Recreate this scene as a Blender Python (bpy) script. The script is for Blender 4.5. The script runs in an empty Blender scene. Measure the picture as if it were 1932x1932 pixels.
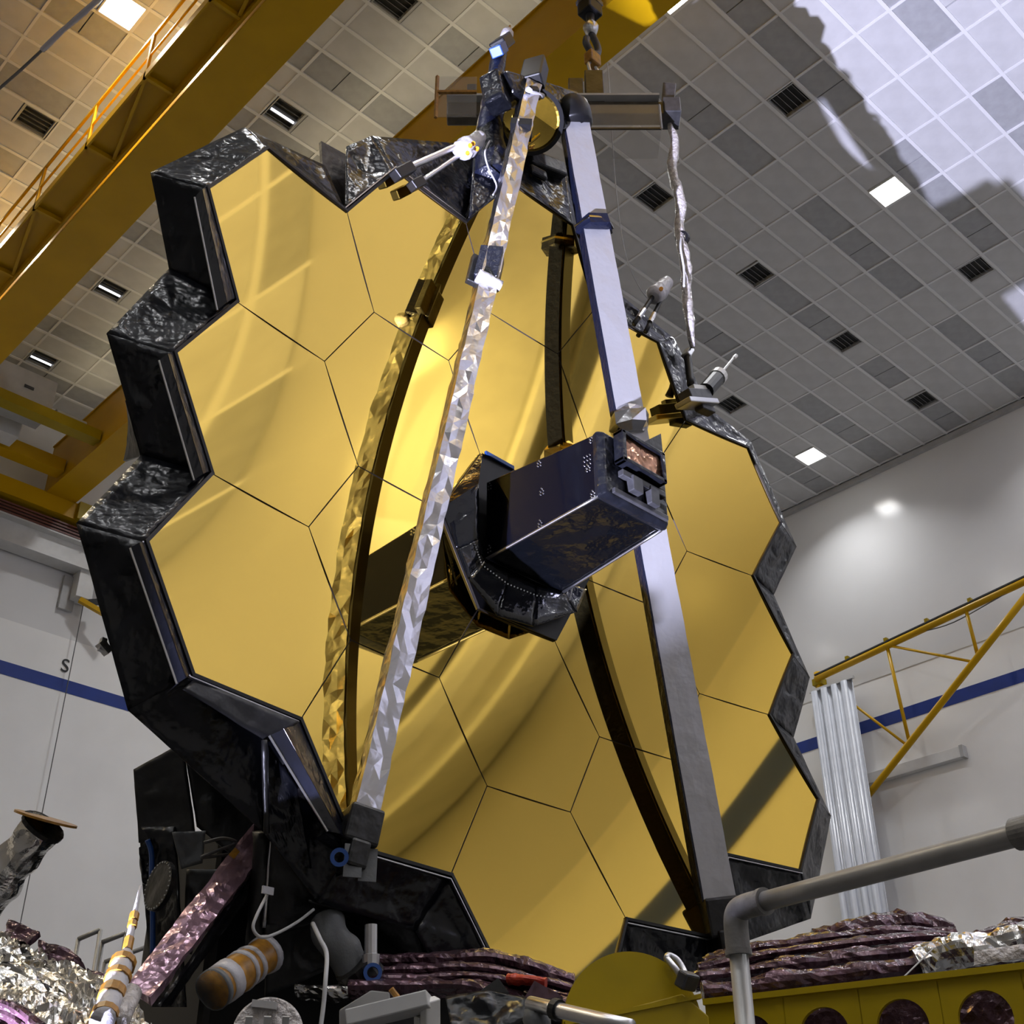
import bpy, math, random
from mathutils import Vector, Matrix, noise

random.seed(7)
SC = bpy.context.scene
COL = SC.collection

# ------------------------------------------------------------------ camera
cam_data = bpy.data.cameras.new('camera')
cam_data.sensor_fit = 'HORIZONTAL'
cam_data.sensor_width = 36.0
cam_data.lens = 36.0 * 2385.06 / 1932.0
cam_data.clip_end = 200
cam = bpy.data.objects.new('camera', cam_data)
COL.objects.link(cam)
_r = Vector((0.72969749, -0.6837644, -0.00279483))
_u = Vector((-0.35805825, -0.38558724, 0.85036273))
_f = Vector((0.58252542, 0.61950684, 0.52618953))
_m = Matrix((_r, _u, -_f)).transposed().to_4x4()
_m.translation = Vector((-5.65899, -5.98407, 1.6159))
cam.matrix_world = _m
SC.camera = cam

# ------------------------------------------------------------------ world, exposure
world = bpy.data.worlds.new('world')
SC.world = world
world.use_nodes = True
world.node_tree.nodes['Background'].inputs[0].default_value = (0.02, 0.02, 0.022, 1)
world.node_tree.nodes['Background'].inputs[1].default_value = 1.0
SC.view_settings.view_transform = 'Standard'
SC.view_settings.look = 'None'
SC.view_settings.gamma = 1.0
SC.view_settings.exposure = 0.0
SC.view_settings.use_curve_mapping = False
SC.cycles.max_bounces = 10
SC.cycles.diffuse_bounces = 5
SC.cycles.glossy_bounces = 5
SC.cycles.sample_clamp_indirect = 6.0
SC.cycles.caustics_reflective = False
SC.cycles.caustics_refractive = False

LAMP_W = 84.0      # each ceiling lamp
FLOOD_W = 54000.0    # work light on the floor at the telescope's left

# ------------------------------------------------------------------ helpers
def mat(name, col, rough=0.5, metal=0.0, bump=None, var=None, emit=None, spec=0.5, coat=0.0, alpha=1.0, trans=0.0, bump2=None):
    m = bpy.data.materials.new(name)
    m.use_nodes = True
    nt = m.node_tree
    b = nt.nodes['Principled BSDF']
    b.inputs['Base Color'].default_value = (*col, 1)
    b.inputs['Roughness'].default_value = rough
    b.inputs['Metallic'].default_value = metal
    b.inputs['Specular IOR Level'].default_value = spec
    b.inputs['Coat Weight'].default_value = coat
    b.inputs['Alpha'].default_value = alpha
    b.inputs['Transmission Weight'].default_value = trans
    tc = nt.nodes.new('ShaderNodeTexCoord')
    if var:
        scale, amt = var
        n = nt.nodes.new('ShaderNodeTexNoise'); n.inputs['Scale'].default_value = scale; n.inputs['Detail'].default_value = 4
        nt.links.new(tc.outputs['Object'], n.inputs['Vector'])
        r = nt.nodes.new('ShaderNodeValToRGB')
        lo = [max(0, c * (1 - amt)) for c in col]; hi = [min(1, c * (1 + amt)) for c in col]
        r.color_ramp.elements[0].color = (*lo, 1); r.color_ramp.elements[1].color = (*hi, 1)
        r.color_ramp.elements[0].position = 0.35; r.color_ramp.elements[1].position = 0.65
        nt.links.new(n.outputs['Fac'], r.inputs['Fac'])
        nt.links.new(r.outputs['Color'], b.inputs['Base Color'])
    prev = None
    for bp in (bump, bump2):
        if not bp:
            continue
        kind, scale, strength, dist = bp
        if kind == 'noise':
            n = nt.nodes.new('ShaderNodeTexNoise'); n.inputs['Scale'].default_value = scale; n.inputs['Detail'].default_value = 3
            out = n.outputs['Fac']
        else:
            n = nt.nodes.new('ShaderNodeTexVoronoi'); n.inputs['Scale'].default_value = scale
            n.feature = 'F1'; out = n.outputs['Distance']
            # warp the cells so the creases wander
            w = nt.nodes.new('ShaderNodeTexNoise'); w.inputs['Scale'].default_value = scale * 0.6
            mx = nt.nodes.new('ShaderNodeMix'); mx.data_type = 'VECTOR'; mx.inputs[0].default_value = 0.25
            nt.links.new(tc.outputs['Object'], w.inputs['Vector'])
            nt.links.new(tc.outputs['Object'], mx.inputs[4]); nt.links.new(w.outputs['Color'], mx.inputs[5])
            nt.links.new(mx.outputs[1], n.inputs['Vector'])
        if kind == 'noise':
            nt.links.new(tc.outputs['Object'], n.inputs['Vector'])
        bn = nt.nodes.new('ShaderNodeBump'); bn.inputs['Strength'].default_value = strength; bn.inputs['Distance'].default_value = dist
        nt.links.new(out, bn.inputs['Height'])
        if prev is not None:
            nt.links.new(prev.outputs['Normal'], bn.inputs['Normal'])
        prev = bn
    if prev is not None:
        nt.links.new(prev.outputs['Normal'], b.inputs['Normal'])
    if emit:
        b.inputs['Emission Color'].default_value = (*emit[0], 1)
        b.inputs['Emission Strength'].default_value = emit[1]
    return m

M = {}
M['panel'] = mat('ceiling_panel_white', (0.50, 0.50, 0.505), 0.6, var=(3, 0.05))
M['panel_dark'] = mat('ceiling_panel_grey', (0.33, 0.335, 0.345), 0.5, var=(6, 0.06))
M['gridbar'] = mat('ceiling_bar', (0.66, 0.66, 0.67), 0.45)
M['wall'] = mat('gloss_white_wall', (0.72, 0.72, 0.72), 0.16, bump=('noise', 0.7, 0.05, 0.03), var=(0.5, 0.03))
M['wall_low'] = mat('satin_cream_wall', (0.86, 0.855, 0.84), 0.3, bump=('noise', 0.9, 0.04, 0.02), var=(0.6, 0.04))
M['wall_dark'] = mat('grey_wall', (0.28, 0.28, 0.28), 0.4, var=(0.6, 0.05))
M['floor'] = mat('grey_epoxy_floor', (0.08, 0.08, 0.085), 0.3, var=(1.5, 0.05))
M['blue'] = mat('blue_paint', (0.004, 0.03, 0.22), 0.4, var=(3, 0.08))
M['black_paint'] = mat('black_paint', (0.02, 0.02, 0.02), 0.5)
M['yellow'] = mat('crane_yellow', (0.55, 0.315, 0.004), 0.36, spec=0.2, var=(1.2, 0.06), bump=('noise', 30, 0.03, 0.01))
M['yellow2'] = mat('stand_yellow', (0.34, 0.24, 0.002), 0.4, spec=0.25, var=(2.5, 0.07), bump=('noise', 40, 0.03, 0.01))
M['steel'] = mat('brushed_steel', (0.55, 0.55, 0.57), 0.3, 1.0, bump=('noise', 60, 0.05, 0.01))
M['darksteel'] = mat('dark_steel', (0.06, 0.06, 0.065), 0.4, 0.6, var=(15, 0.2))
M['greypaint'] = mat('grey_paint', (0.40, 0.40, 0.40), 0.4, var=(4, 0.06))
M['lightgrey'] = mat('light_grey_paint', (0.66, 0.66, 0.65), 0.35, var=(4, 0.05))
M['pipe'] = mat('grey_pipe', (0.27, 0.265, 0.26), 0.33, 0.25, var=(12, 0.08), bump=('noise', 25, 0.05, 0.01))
M['pipe_dark'] = mat('cast_fitting', (0.16, 0.155, 0.15), 0.5, 0.2, var=(30, 0.15), bump=('noise', 60, 0.2, 0.01))
M['gold'] = mat('gold_mirror', (1.0, 0.67, 0.125), 0.02, 1.0)
M['gold_rim'] = mat('mirror_rim', (0.05, 0.045, 0.05), 0.4)
M['blanket'] = mat('black_blanket', (0.0045, 0.0050, 0.0072), 0.27, spec=0.3, bump=('noise', 3.2, 0.7, 0.12), bump2=('noise', 9, 0.3, 0.04), var=(3, 0.25))
M['blanket_gloss'] = mat('black_blanket_gloss', (0.006, 0.007, 0.013), 0.2, spec=0.6, bump=('noise', 4, 0.35, 0.05), var=(3, 0.2))
M['blanket_matt'] = mat('black_blanket_matt', (0.006, 0.006, 0.0065), 0.42, spec=0.4, bump=('noise', 6, 0.4, 0.05), var=(5, 0.3))
M['black'] = mat('black_coating', (0.004, 0.004, 0.005), 0.42, spec=0.3)
M['baffle'] = mat('navy_black_panel', (0.0015, 0.0017, 0.0035), 0.1, spec=0.4, bump=('noise', 1.2, 0.08, 0.05))
M['baffle_foil'] = mat('black_foil_shroud', (0.0015, 0.0018, 0.0026), 0.14, spec=0.7, bump=('noise', 5, 0.45, 0.06), bump2=('noise', 14, 0.2, 0.02))
M['foil'] = mat('silver_foil', (0.52, 0.52, 0.55), 0.22, 1.0, bump=('noise', 7, 0.2, 0.03))
M['foil_smooth'] = mat('silver_foil_smooth', (0.40, 0.40, 0.42), 0.36, 0.6, bump=('noise', 5, 0.35, 0.03), bump2=('noise', 22, 0.15, 0.01))
M['foil_crinkle'] = mat('crinkled_foil', (0.62, 0.61, 0.59), 0.2, 1.0, bump=('voronoi', 7, 0.7, 0.06), bump2=('noise', 22, 0.3, 0.02))
M['purple'] = mat('purple_membrane', (0.075, 0.038, 0.052), 0.15, 0.45, bump=('voronoi', 10, 0.6, 0.03), bump2=('noise', 28, 0.4, 0.02), var=(6, 0.3))
M['purple_light'] = mat('mauve_membrane', (0.32, 0.20, 0.26), 0.2, 0.6, bump=('voronoi', 7, 0.5, 0.03), bump2=('noise', 25, 0.25, 0.01), var=(5, 0.2))
M['amber'] = mat('amber_tape', (0.30, 0.14, 0.015), 0.35, var=(20, 0.3))
M['copper'] = mat('copper_window', (0.42, 0.22, 0.13), 0.18, 0.8, bump=('voronoi', 10, 0.4, 0.02), var=(14, 0.45))
M['white'] = mat('white_wrap', (0.42, 0.41, 0.44), 0.45, bump=('noise', 25, 0.4, 0.02))
M['cord'] = mat('grey_cord', (0.45, 0.45, 0.46), 0.5)
M['wire'] = mat('dark_wire', (0.10, 0.10, 0.10), 0.5)
M['plasticwrap'] = mat('plastic_wrap', (0.42, 0.39, 0.38), 0.25, bump=('noise', 30, 0.8, 0.03), var=(20, 0.25))
M['clear'] = mat('clear_sheet', (0.5, 0.48, 0.45), 0.1, alpha=0.16)
M['brownbeam'] = mat('wrapped_brown_beam', (0.07, 0.058, 0.04), 0.3, 0.2, var=(8, 0.25), bump=('noise', 12, 0.2, 0.02))
M['bluebit'] = mat('blue_anodised', (0.006, 0.05, 0.22), 0.4, 0.0)
M['navy'] = mat('navy_wrap', (0.005, 0.0065, 0.016), 0.3, spec=0.3, bump=('noise', 14, 0.5, 0.03))
M['orange'] = mat('orange_mark', (0.75, 0.30, 0.02), 0.5)
M['red'] = mat('red_fabric', (0.45, 0.04, 0.015), 0.5, bump=('noise', 20, 0.4, 0.02))
M['copperbar'] = mat('conductor_bar', (0.16, 0.055, 0.04), 0.45)
M['curtain'] = mat('pvc_strip', (0.50, 0.52, 0.57), 0.3, var=(4, 0.05))
M['fabric_grey'] = mat('grey_fabric', (0.10, 0.105, 0.11), 0.6, bump=('noise', 40, 0.3, 0.01))
M['lampglass'] = mat('lamp_diffuser', (0.9, 0.9, 0.9), 0.4, emit=((1.0, 0.97, 0.93), 14.0))
M['tube'] = mat('lamp_tube', (0.9, 0.9, 0.9), 0.4, emit=((0.92, 0.93, 1.0), 2.2))
M['vent'] = mat('vent_louvre', (0.20, 0.20, 0.20), 0.4)
M['vent_dark'] = mat('vent_cavity', (0.035, 0.035, 0.035), 0.7)

def link(o, parent=None):
    COL.objects.link(o)
    if parent is not None:
        o.parent = parent
    return o

def wpos(o):
    p = Vector((0, 0, 0))
    while o is not None:
        p += o.location; o = o.parent
    return p

def obj(name, vf, m, parent=None, smooth=False, mods=(), kind=None, label=None, solid=0.0, sub=0, bevel=0.0):
    """vf = (verts in world space, faces); the origin goes to the middle of the bounding box"""
    v, f = vf
    lo = Vector((min(p[0] for p in v), min(p[1] for p in v), min(p[2] for p in v)))
    hi = Vector((max(p[0] for p in v), max(p[1] for p in v), max(p[2] for p in v)))
    c = (lo + hi) / 2
    me = bpy.data.meshes.new(name)
    me.from_pydata([tuple(Vector(p) - c) for p in v], [], f)
    me.update()
    if smooth:
        me.polygons.foreach_set('use_smooth', [True] * len(me.polygons))
    me.materials.append(M[m] if isinstance(m, str) else m)
    o = bpy.data.objects.new(name, me)
    link(o, parent)
    o.location = c - (wpos(parent) if parent is not None else Vector((0, 0, 0)))
    if solid:
        s = o.modifiers.new('solid', 'SOLIDIFY'); s.thickness = solid; s.offset = 0
    if bevel:
        b = o.modifiers.new('bevel', 'BEVEL'); b.width = bevel; b.segments = 2; b.limit_method = 'ANGLE'
    if kind:
        o['kind'] = kind
    if label:
        o['label'] = label
    return o

def tag(o, label, cat, group=None):
    o['label'] = label; o['category'] = cat
    if group:
        o['group'] = group
    return o

def thing(name, loc, label, cat, group=None):
    o = bpy.data.objects.new(name, None)
    o.empty_display_size = 0.2
    link(o); o.location = loc
    return tag(o, label, cat, group)

def join(*parts):
    V, F = [], []
    for v, f in parts:
        n = len(V); V += list(v); F += [tuple(i + n for i in q) for q in f]
    return V, F

BOXF = [(0, 3, 2, 1), (4, 5, 6, 7), (0, 1, 5, 4), (1, 2, 6, 5), (2, 3, 7, 6), (3, 0, 4, 7)]
def box(x0, x1, y0, y1, z0, z1):
    return [(x0, y0, z0), (x1, y0, z0), (x1, y1, z0), (x0, y1, z0), (x0, y0, z1), (x1, y0, z1), (x1, y1, z1), (x0, y1, z1)], BOXF

def bar(a, b, w, h, up=(0, 0, 1), ext=0.0):
    """box along a-b, w across, h along up"""
    a, b = Vector(a), Vector(b)
    d = (b - a).normalized(); a = a - d * ext; b = b + d * ext
    s = d.cross(Vector(up))
    if s.length < 1e-4:
        s = d.cross(Vector((1, 0, 0)))
    s.normalize(); t = s.cross(d).normalized()
    V = []
    for p in (a, b):
        for i, j in ((-1, -1), (1, -1), (1, 1), (-1, 1)):
            V.append(tuple(p + s * (i * w / 2) + t * (j * h / 2)))
    return V, [(0, 1, 2, 3), (7, 6, 5, 4), (0, 4, 5, 1), (1, 5, 6, 2), (2, 6, 7, 3), (3, 7, 4, 0)]

def frames(path):
    P = [Vector(p) for p in path]
    T = []
    for i in range(len(P)):
        a = P[max(0, i - 1)]; b = P[min(len(P) - 1, i + 1)]
        T.append((b - a).normalized())
    ref = Vector((0, 0, 1)) if abs(T[0].z) < 0.9 else Vector((1, 0, 0))
    out = []
    s = T[0].cross(ref).normalized()
    for i in range(len(P)):
        s = (s - T[i] * s.dot(T[i])).normalized()
        out.append((P[i], s, T[i].cross(s).normalized()))
    return out

def tube(path, r, n=10, cap=True, jit=0.0, seed=0, freq=6.0):
    """r: number or list; jit crumples the wall"""
    fr = frames(path)
    V, F = [], []
    for i, (p, s, t) in enumerate(fr):
        ri = r[i] if isinstance(r, (list, tuple)) else r
        for k in range(n):
            a = 2 * math.pi * k / n
            q = p + (s * math.cos(a) + t * math.sin(a)) * ri
            if jit:
                nv = noise.noise(q * freq + Vector((seed, seed * 1.7, 0)))
                q = p + (s * math.cos(a) + t * math.sin(a)) * (ri + jit * nv)
            V.append(tuple(q))
    for i in range(len(fr) - 1):
        for k in range(n):
            a = i * n + k; b = i * n + (k + 1) % n
            F.append((a, b, b + n, a + n))
    if cap:
        F.append(tuple(range(n - 1, -1, -1)))
        F.append(tuple((len(fr) - 1) * n + k for k in range(n)))
    return V, F

def lerp(a, b, t):
    a, b = Vector(a), Vector(b)
    return a + (b - a) * t

def seg(a, b, n):
    return [lerp(a, b, i / n) for i in range(n + 1)]

def smooth_path(pts, n=8):
    P = [Vector(p) for p in pts]
    out = []
    for i in range(len(P) - 1):
        p0 = P[max(0, i - 1)]; p1 = P[i]; p2 = P[i + 1]; p3 = P[min(len(P) - 1, i + 2)]
        for k in range(n):
            t = k / n
            out.append(0.5 * ((2 * p1) + (p2 - p0) * t + (2 * p0 - 5 * p1 + 4 * p2 - p3) * t * t + (3 * p1 - p0 - 3 * p2 + p3) * t ** 3))
    out.append(P[-1])
    return out

def prism(poly, d):
    """polygon (3-d points) extruded by vector d"""
    n = len(poly); d = Vector(d)
    V = [tuple(Vector(p)) for p in poly] + [tuple(Vector(p) + d) for p in poly]
    F = [tuple(range(n)), tuple(range(2 * n - 1, n - 1, -1))]
    F += [(i, i + n, (i + 1) % n + n, (i + 1) % n) for i in range(n)]
    return V, F

def disc(c, nrm, r, th, n=32, inner=0.0):
    """flat disc or ring of thickness th along nrm"""
    c = Vector(c); nrm = Vector(nrm).normalized()
    s = nrm.cross(Vector((0, 0, 1)))
    if s.length < 1e-3:
        s = Vector((1, 0, 0))
    s.normalize(); t = nrm.cross(s)
    if inner:
        V, F = [], []
        for k in range(n):
            a = 2 * math.pi * k / n; e = s * math.cos(a) + t * math.sin(a)
            for rr, off in ((r, 0), (r, th), (inner, th), (inner, 0)):
                V.append(tuple(c + e * rr + nrm * off))
        for k in range(n):
            a = 4 * k; b = 4 * ((k + 1) % n)
            for q in range(4):
                F.append((a + q, b + q, b + (q + 1) % 4, a + (q + 1) % 4))
        return V, F
    poly = [c + (s * math.cos(2 * math.pi * k / n) + t * math.sin(2 * math.pi * k / n)) * r for k in range(n)]
    return prism(poly, nrm * th)

def fold(p, seed, freq):
    """crease-like noise in -1..1"""
    q = Vector(p) * freq + Vector((seed * 3.1, seed * 1.3, seed * 2.7))
    return 0.6 * noise.noise(q) + 0.4 * (1 - 2 * abs(noise.noise(q * 2.1)))

def sheet(c00, c10, c11, c01, nu, nv, amp=0.02, freq=3.0, seed=0, edge=0.25, sag=0.0):
    """bilinear patch, wrinkled along its normal; edges wrinkle less"""
    c00, c10, c11, c01 = map(Vector, (c00, c10, c11, c01))
    nrm = (c10 - c00).cross(c01 - c00)
    if nrm.length < 1e-6:
        nrm = (c11 - c10).cross(c01 - c11)
    nrm.normalize()
    V, F = [], []
    for j in range(nv + 1):
        for i in range(nu + 1):
            u, v = i / nu, j / nv
            p = (c00 * (1 - u) + c10 * u) * (1 - v) + (c01 * (1 - u) + c11 * u) * v
            w = edge + (1 - edge) * min(1, 4 * min(u, 1 - u)) * min(1, 4 * min(v, 1 - v))
            p = p + nrm * (amp * w * fold(p, seed, freq) + sag * 4 * u * (1 - u) * v)
            V.append(tuple(p))
    for j in range(nv):
        for i in range(nu):
            a = j * (nu + 1) + i
            F.append((a, a + 1, a + nu + 2, a + nu + 1))
    return V, F

def streaks(c00, c10, c11, c01, nu, nv, amp, seed=0, run=(2.0, 16.0), slant=0.6):
    """patch with long sharp folds running along u (slanted)"""
    c00, c10, c11, c01 = map(Vector, (c00, c10, c11, c01))
    nrm = (c10 - c00).cross(c01 - c00).normalized()
    V, F = [], []
    for j in range(nv + 1):
        for i in range(nu + 1):
            u_, v_ = i / nu, j / nv
            p = (c00 * (1 - u_) + c10 * u_) * (1 - v_) + (c01 * (1 - u_) + c11 * u_) * v_
            q = Vector((u_ * run[0], (v_ + slant * u_) * run[1], seed * 7.3))
            h = (1 - 2 * abs(noise.noise(q))) * 0.6 + 0.5 * noise.noise(q * 2.3) + 0.35 * noise.noise(Vector((u_ * 22, v_ * 26, seed)))
            V.append(tuple(p + nrm * (amp * h)))
    for j in range(nv):
        for i in range(nu):
            a = j * (nu + 1) + i
            F.append((a, a + 1, a + nu + 2)); F.append((a, a + nu + 2, a + nu + 1))
    return V, F

# ------------------------------------------------------------------ the hall
XL, XR, YF, YB, ZC, ZF = -14.5, 18.57, -12.15, 18.30, 18.815, -3.0
def struct(name, vf, m, parent=None, **k):
    return obj(name, vf, m, parent, kind='structure', **k)

struct('floor', box(XL, XR, YF, YB, ZF - 0.2, ZF), 'floor')
def wall(name, bx, low, m='wall', m2='wall_low'):
    w = struct(name, bx, m)
    obj('lower_lining', low, m2, w)
    return w
wall('wall_right', box(XR, XR + 0.3, YF, YB, ZF, ZC + 0.1), box(XR - 0.012, XR - 0.001, YF + 0.02, YB - 0.02, ZF, 13.55))
wall('wall_back', box(XL, XR, YB, YB + 0.3, ZF, ZC + 0.1), box(XL + 0.02, XR - 0.02, YB - 0.012, YB - 0.001, ZF, 13.55))
wall('wall_left', box(XL - 0.3, XL, YF, YB, ZF, ZC + 0.1), box(XL + 0.001, XL + 0.012, YF + 0.02, YB - 0.02, ZF, 13.55), 'wall_dark', 'wall_dark')
wall('wall_front', box(XL, XR, YF - 0.3, YF, ZF, ZC + 0.1), box(XL + 0.02, XR - 0.02, YF + 0.001, YF + 0.012, ZF, 13.55))
struct('trim_1', box(XL + 0.03, XR - 0.03, YB - 0.02, YB - 0.013, 12.36, 12.645), 'blue')
struct('trim_2', box(XR - 0.02, XR - 0.013, YF + 0.03, YB - 0.03, 12.36, 12.645), 'blue')
struct('trim_3', box(XL + 0.03, XR - 0.03, YF + 0.013, YF + 0.02, 12.36, 12.645), 'blue')
struct('trim_4', box(XR - 0.10, XR - 0.002, YF + 0.03, YB - 0.03, ZC - 0.16, ZC - 0.03), 'greypaint')
struct('trim_5', box(XR - 0.022, XR - 0.0125, YF + 0.03, YB - 0.03, 13.535, 13.56), 'lightgrey')

# ceiling: slab, bars, panels.  Cells are 1.2192 x 0.6096 m, cell (i, j) starts at GX + 1.2192 i, GY - 0.6096 j
GX, GY, CX, CY = 6.2420, 1.6871, 1.2192, 0.6096
ceiling = struct('ceiling', box(XL, XR, YF, YB, ZC + 0.1, ZC + 0.3), 'panel_dark')
I0, I1, J0, J1 = -18, 10, -28, 23
def cell(i, j):
    x0, x1 = GX + CX * i, GX + CX * (i + 1)
    y1, y0 = GY - CY * j, GY - CY * (j + 1)
    return max(x0, XL), min(x1, XR), max(y0, YF), min(y1, YB)
bars = []
for i in range(I0, I1 + 1):
    x = GX + CX * i
    if XL < x < XR:
        bars.append(box(x - 0.022, x + 0.022, YF, YB, ZC - 0.012, ZC + 0.03))
for j in range(J0, J1 + 1):
    y = GY - CY * j
    if YF < y < YB:
        bars.append(box(XL, XR, y - 0.03, y + 0.03, ZC - 0.016, ZC + 0.03))
obj('grid_bars', join(*bars), 'gridbar', ceiling)

# ceiling fittings sit every 2.5 cells in x and 5 cells in y; every other one in both ways is a lit lamp
def fit_pos(k, m):
    return GX + CX * (1.25 + 2.5 * k), GY - CY * (5 * m + 0.5)
fit_cells = {}
for k in range(-8, 5):
    for m in range(-5, 5):
        x, y = fit_pos(k, m)
        i = math.floor((x - GX) / CX); j = 5 * m
        if XL + 0.4 < x < XR - 0.4 and YF + 0.4 < y < YB - 0.4:
            fit_cells[(i, j)] = (k, m, x, y)

# the cells that can be told apart in view, by column
SEEN = {-8: (-13, -11), -7: (-18, -9), -6: (-22, -8), -5: (-27, -6), -4: (-27, -4), -3: (-27, -2), -2: (-27, 0), -1: (-8, 2),
        0: (-8, 4), 1: (-8, 6), 2: (-9, 6), 3: (-9, 5), 4: (-10, 4), 5: (-10, 3), 6: (-11, 2), 7: (-12, 1), 8: (-13, 0), 9: (-14, -1)}
def seen(i, j):
    if i not in SEEN or not SEEN[i][0] <= j <= SEEN[i][1]:
        return False
    if i == -4 and -15 <= j <= -12: return False
    if i == -3 and -22 <= j <= -11: return False
    if i == -2 and -25 <= j <= -10: return False
    return True
def panel_mesh(name, w, d, m):
    v, f = box(-w / 2, w / 2, -d / 2, d / 2, 0.0, 0.03)
    me = bpy.data.meshes.new(name); me.from_pydata(v, [], f); me.materials.append(M[m])
    return me
PM = {}
def put_panel(x0, x1, y0, y1, m, lift=0.0):
    key = (round(x1 - x0, 3), round(y1 - y0, 3), m)
    if key not in PM:
        PM[key] = panel_mesh('ceiling_panel', x1 - x0 - 0.03, y1 - y0 - 0.04, m)
    o = bpy.data.objects.new('ceiling_panel', PM[key])
    link(o, ceiling)
    o.location = Vector(((x0 + x1) / 2, (y0 + y1) / 2, ZC + lift)) - ceiling.location
far = []
rp = random.Random(3)
for i in range(I0, I1):
    for j in range(J0, J1):
        x0, x1, y0, y1 = cell(i, j)
        if x1 - x0 < 0.08 or y1 - y0 < 0.08:
            continue
        dark = (j % 3 == 1) and (i % 4 != 2)
        m = 'panel_dark' if dark else 'panel'
        pieces = [(x0, x1)]
        if (i, j) in fit_cells:
            xc = fit_cells[(i, j)][2]
            pieces = [(x0, x0 + CX / 2)] if xc > (x0 + x1) / 2 else [(x0 + CX / 2, x1)]
            m = 'panel'
        elif dark and (i + j) % 2 == 0:
            h = (x0 + x1) / 2
            pieces = [(x0, h + 0.005), (h - 0.005, x1)]
        for a, b in pieces:
            if seen(i, j):
                put_panel(a, b, y0, y1, m, 0.012 if dark else rp.uniform(0, 0.004))
            else:
                far.append((a, b, y0, y1, m))
for m in ('panel', 'panel_dark'):
    obj('panel_field', join(*[box(a + 0.015, b - 0.015, y0 + 0.02, y1 - 0.02, ZC + 0.006, ZC + 0.036) for a, b, y0, y1, q in far if q == m]), m, ceiling, kind='stuff')

def ceiling_lamp(x, y, label, warm=False, group=None):
    t = thing('ceiling_lamp', (x, y, ZC + 0.09), label, 'ceiling lamp', group)
    obj('housing', join(box(x - 0.29, x + 0.29, y - 0.29, y - 0.265, ZC - 0.02, ZC + 0.08), box(x - 0.29, x + 0.29, y + 0.265, y + 0.29, ZC - 0.02, ZC + 0.08),
        box(x - 0.29, x - 0.265, y - 0.265, y + 0.265, ZC - 0.02, ZC + 0.08), box(x + 0.265, x + 0.29, y - 0.265, y + 0.265, ZC - 0.02, ZC + 0.08)), 'lightgrey', t)
    obj('diffuser', box(x - 0.262, x + 0.262, y - 0.262, y + 0.262, ZC - 0.005, ZC + 0.02), 'lampglass', t)
    l = bpy.data.lights.new('lamp_light', 'AREA'); l.shape = 'SQUARE'; l.size = 0.5; l.spread = math.radians(120)
    l.energy = LAMP_W * (2.2 if warm else 1.5 if y > 10 or y < -3 else 1.0); l.color = (1.0, 0.84, 0.58) if warm else (0.97, 0.98, 1.0)
    lo = bpy.data.objects.new('lamp_light', l); link(lo, t); lo.location = (0, 0, -0.13)
    return t

def air_vent(x, y, label, tube_lit=None, group=None):
    t = thing('air_vent', (x, y, ZC + 0.09), label, 'air vent', group)
    obj('frame', join(box(x - 0.30, x + 0.30, y - 0.29, y - 0.25, ZC - 0.012, ZC + 0.08), box(x - 0.30, x + 0.30, y + 0.25, y + 0.29, ZC - 0.012, ZC + 0.08),
        box(x - 0.30, x - 0.26, y - 0.25, y + 0.25, ZC - 0.012, ZC + 0.08), box(x + 0.26, x + 0.30, y - 0.25, y + 0.25, ZC - 0.012, ZC + 0.08)), 'greypaint', t)
    obj('cavity', box(x - 0.258, x + 0.258, y - 0.248, y + 0.248, ZC + 0.07, ZC + 0.095), 'vent_dark', t)
    for q in range(5):
        yy = y - 0.2 + 0.1 * q
        obj('louvre', bar((x - 0.255, yy, ZC + 0.035), (x + 0.255, yy, ZC + 0.035), 0.006, 0.055, up=(0, 0.5, 1)), 'vent', t)
    if tube_lit:
        obj('lamp_tube', tube(seg((x - 0.23, y + 0.05, ZC + 0.012), (x + 0.23, y + 0.05, ZC + 0.012), 2), 0.022, 8), 'tube', t, smooth=True)
    return t

VENT_LABEL = {(0, 0): 'dark square ceiling vent near the top, left of the lilac light patch', (2, 0): 'dark ceiling vent cut by the edge of the lilac light patch',
    (0, -1): 'dark square ceiling vent beside the plastic-wrapped sling', (1, -1): 'dark square ceiling vent halfway between the sling and the lit lamp',
    (2, -1): 'dark square ceiling vent in mid ceiling, up from the lamp nearest the right wall', (3, -1): 'dark square ceiling vent closest to the right wall edge',
    (2, -2): 'dim ceiling vent just right of the survey rod on the mirror edge', (-2, -1): 'louvred ceiling vent at top between the two yellow girders',
    (-2, -2): 'ceiling vent with a lit tube above the topmost left mirror segment', (-2, -4): 'ceiling vent with a lit tube beside the left zigzag of the black shroud',
    (-2, -5): 'ceiling vent with a lit tube above the crane cabinet', (-3, -3): 'yellow-lit louvred ceiling vent left of the crane walkway'}
LAMP_LABEL = {(1, 0): 'bright square ceiling lamp at the edge of the lilac light patch', (3, -2): 'bright square ceiling lamp nearest the right wall',
    (-3, -2): 'bright square ceiling lamp left of the crane walkway rail', (-1, 0): 'bright ceiling lamp half hidden by the yellow girder at top'}
for (i, j), (k, m, x, y) in sorted(fit_cells.items()):
    if k % 2 == 1 and m % 2 == 0:
        ceiling_lamp(x, y, LAMP_LABEL.get((k, m), 'square ceiling lamp out of view above the hall'), warm=(k <= -3 and m <= -2), group=None if (k, m) in LAMP_LABEL else 'ceiling lamps out of view')
    elif (k, m) in VENT_LABEL:
        air_vent(x, y, VENT_LABEL[(k, m)], tube_lit=(k == -2 and m in (-2, -4, -5)))
    else:
        # unlit fitting away from the picture: closed by a plain panel
        put_panel(x - CX / 4, x + CX / 4, y - CY / 2, y + CY / 2, 'panel')

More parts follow.
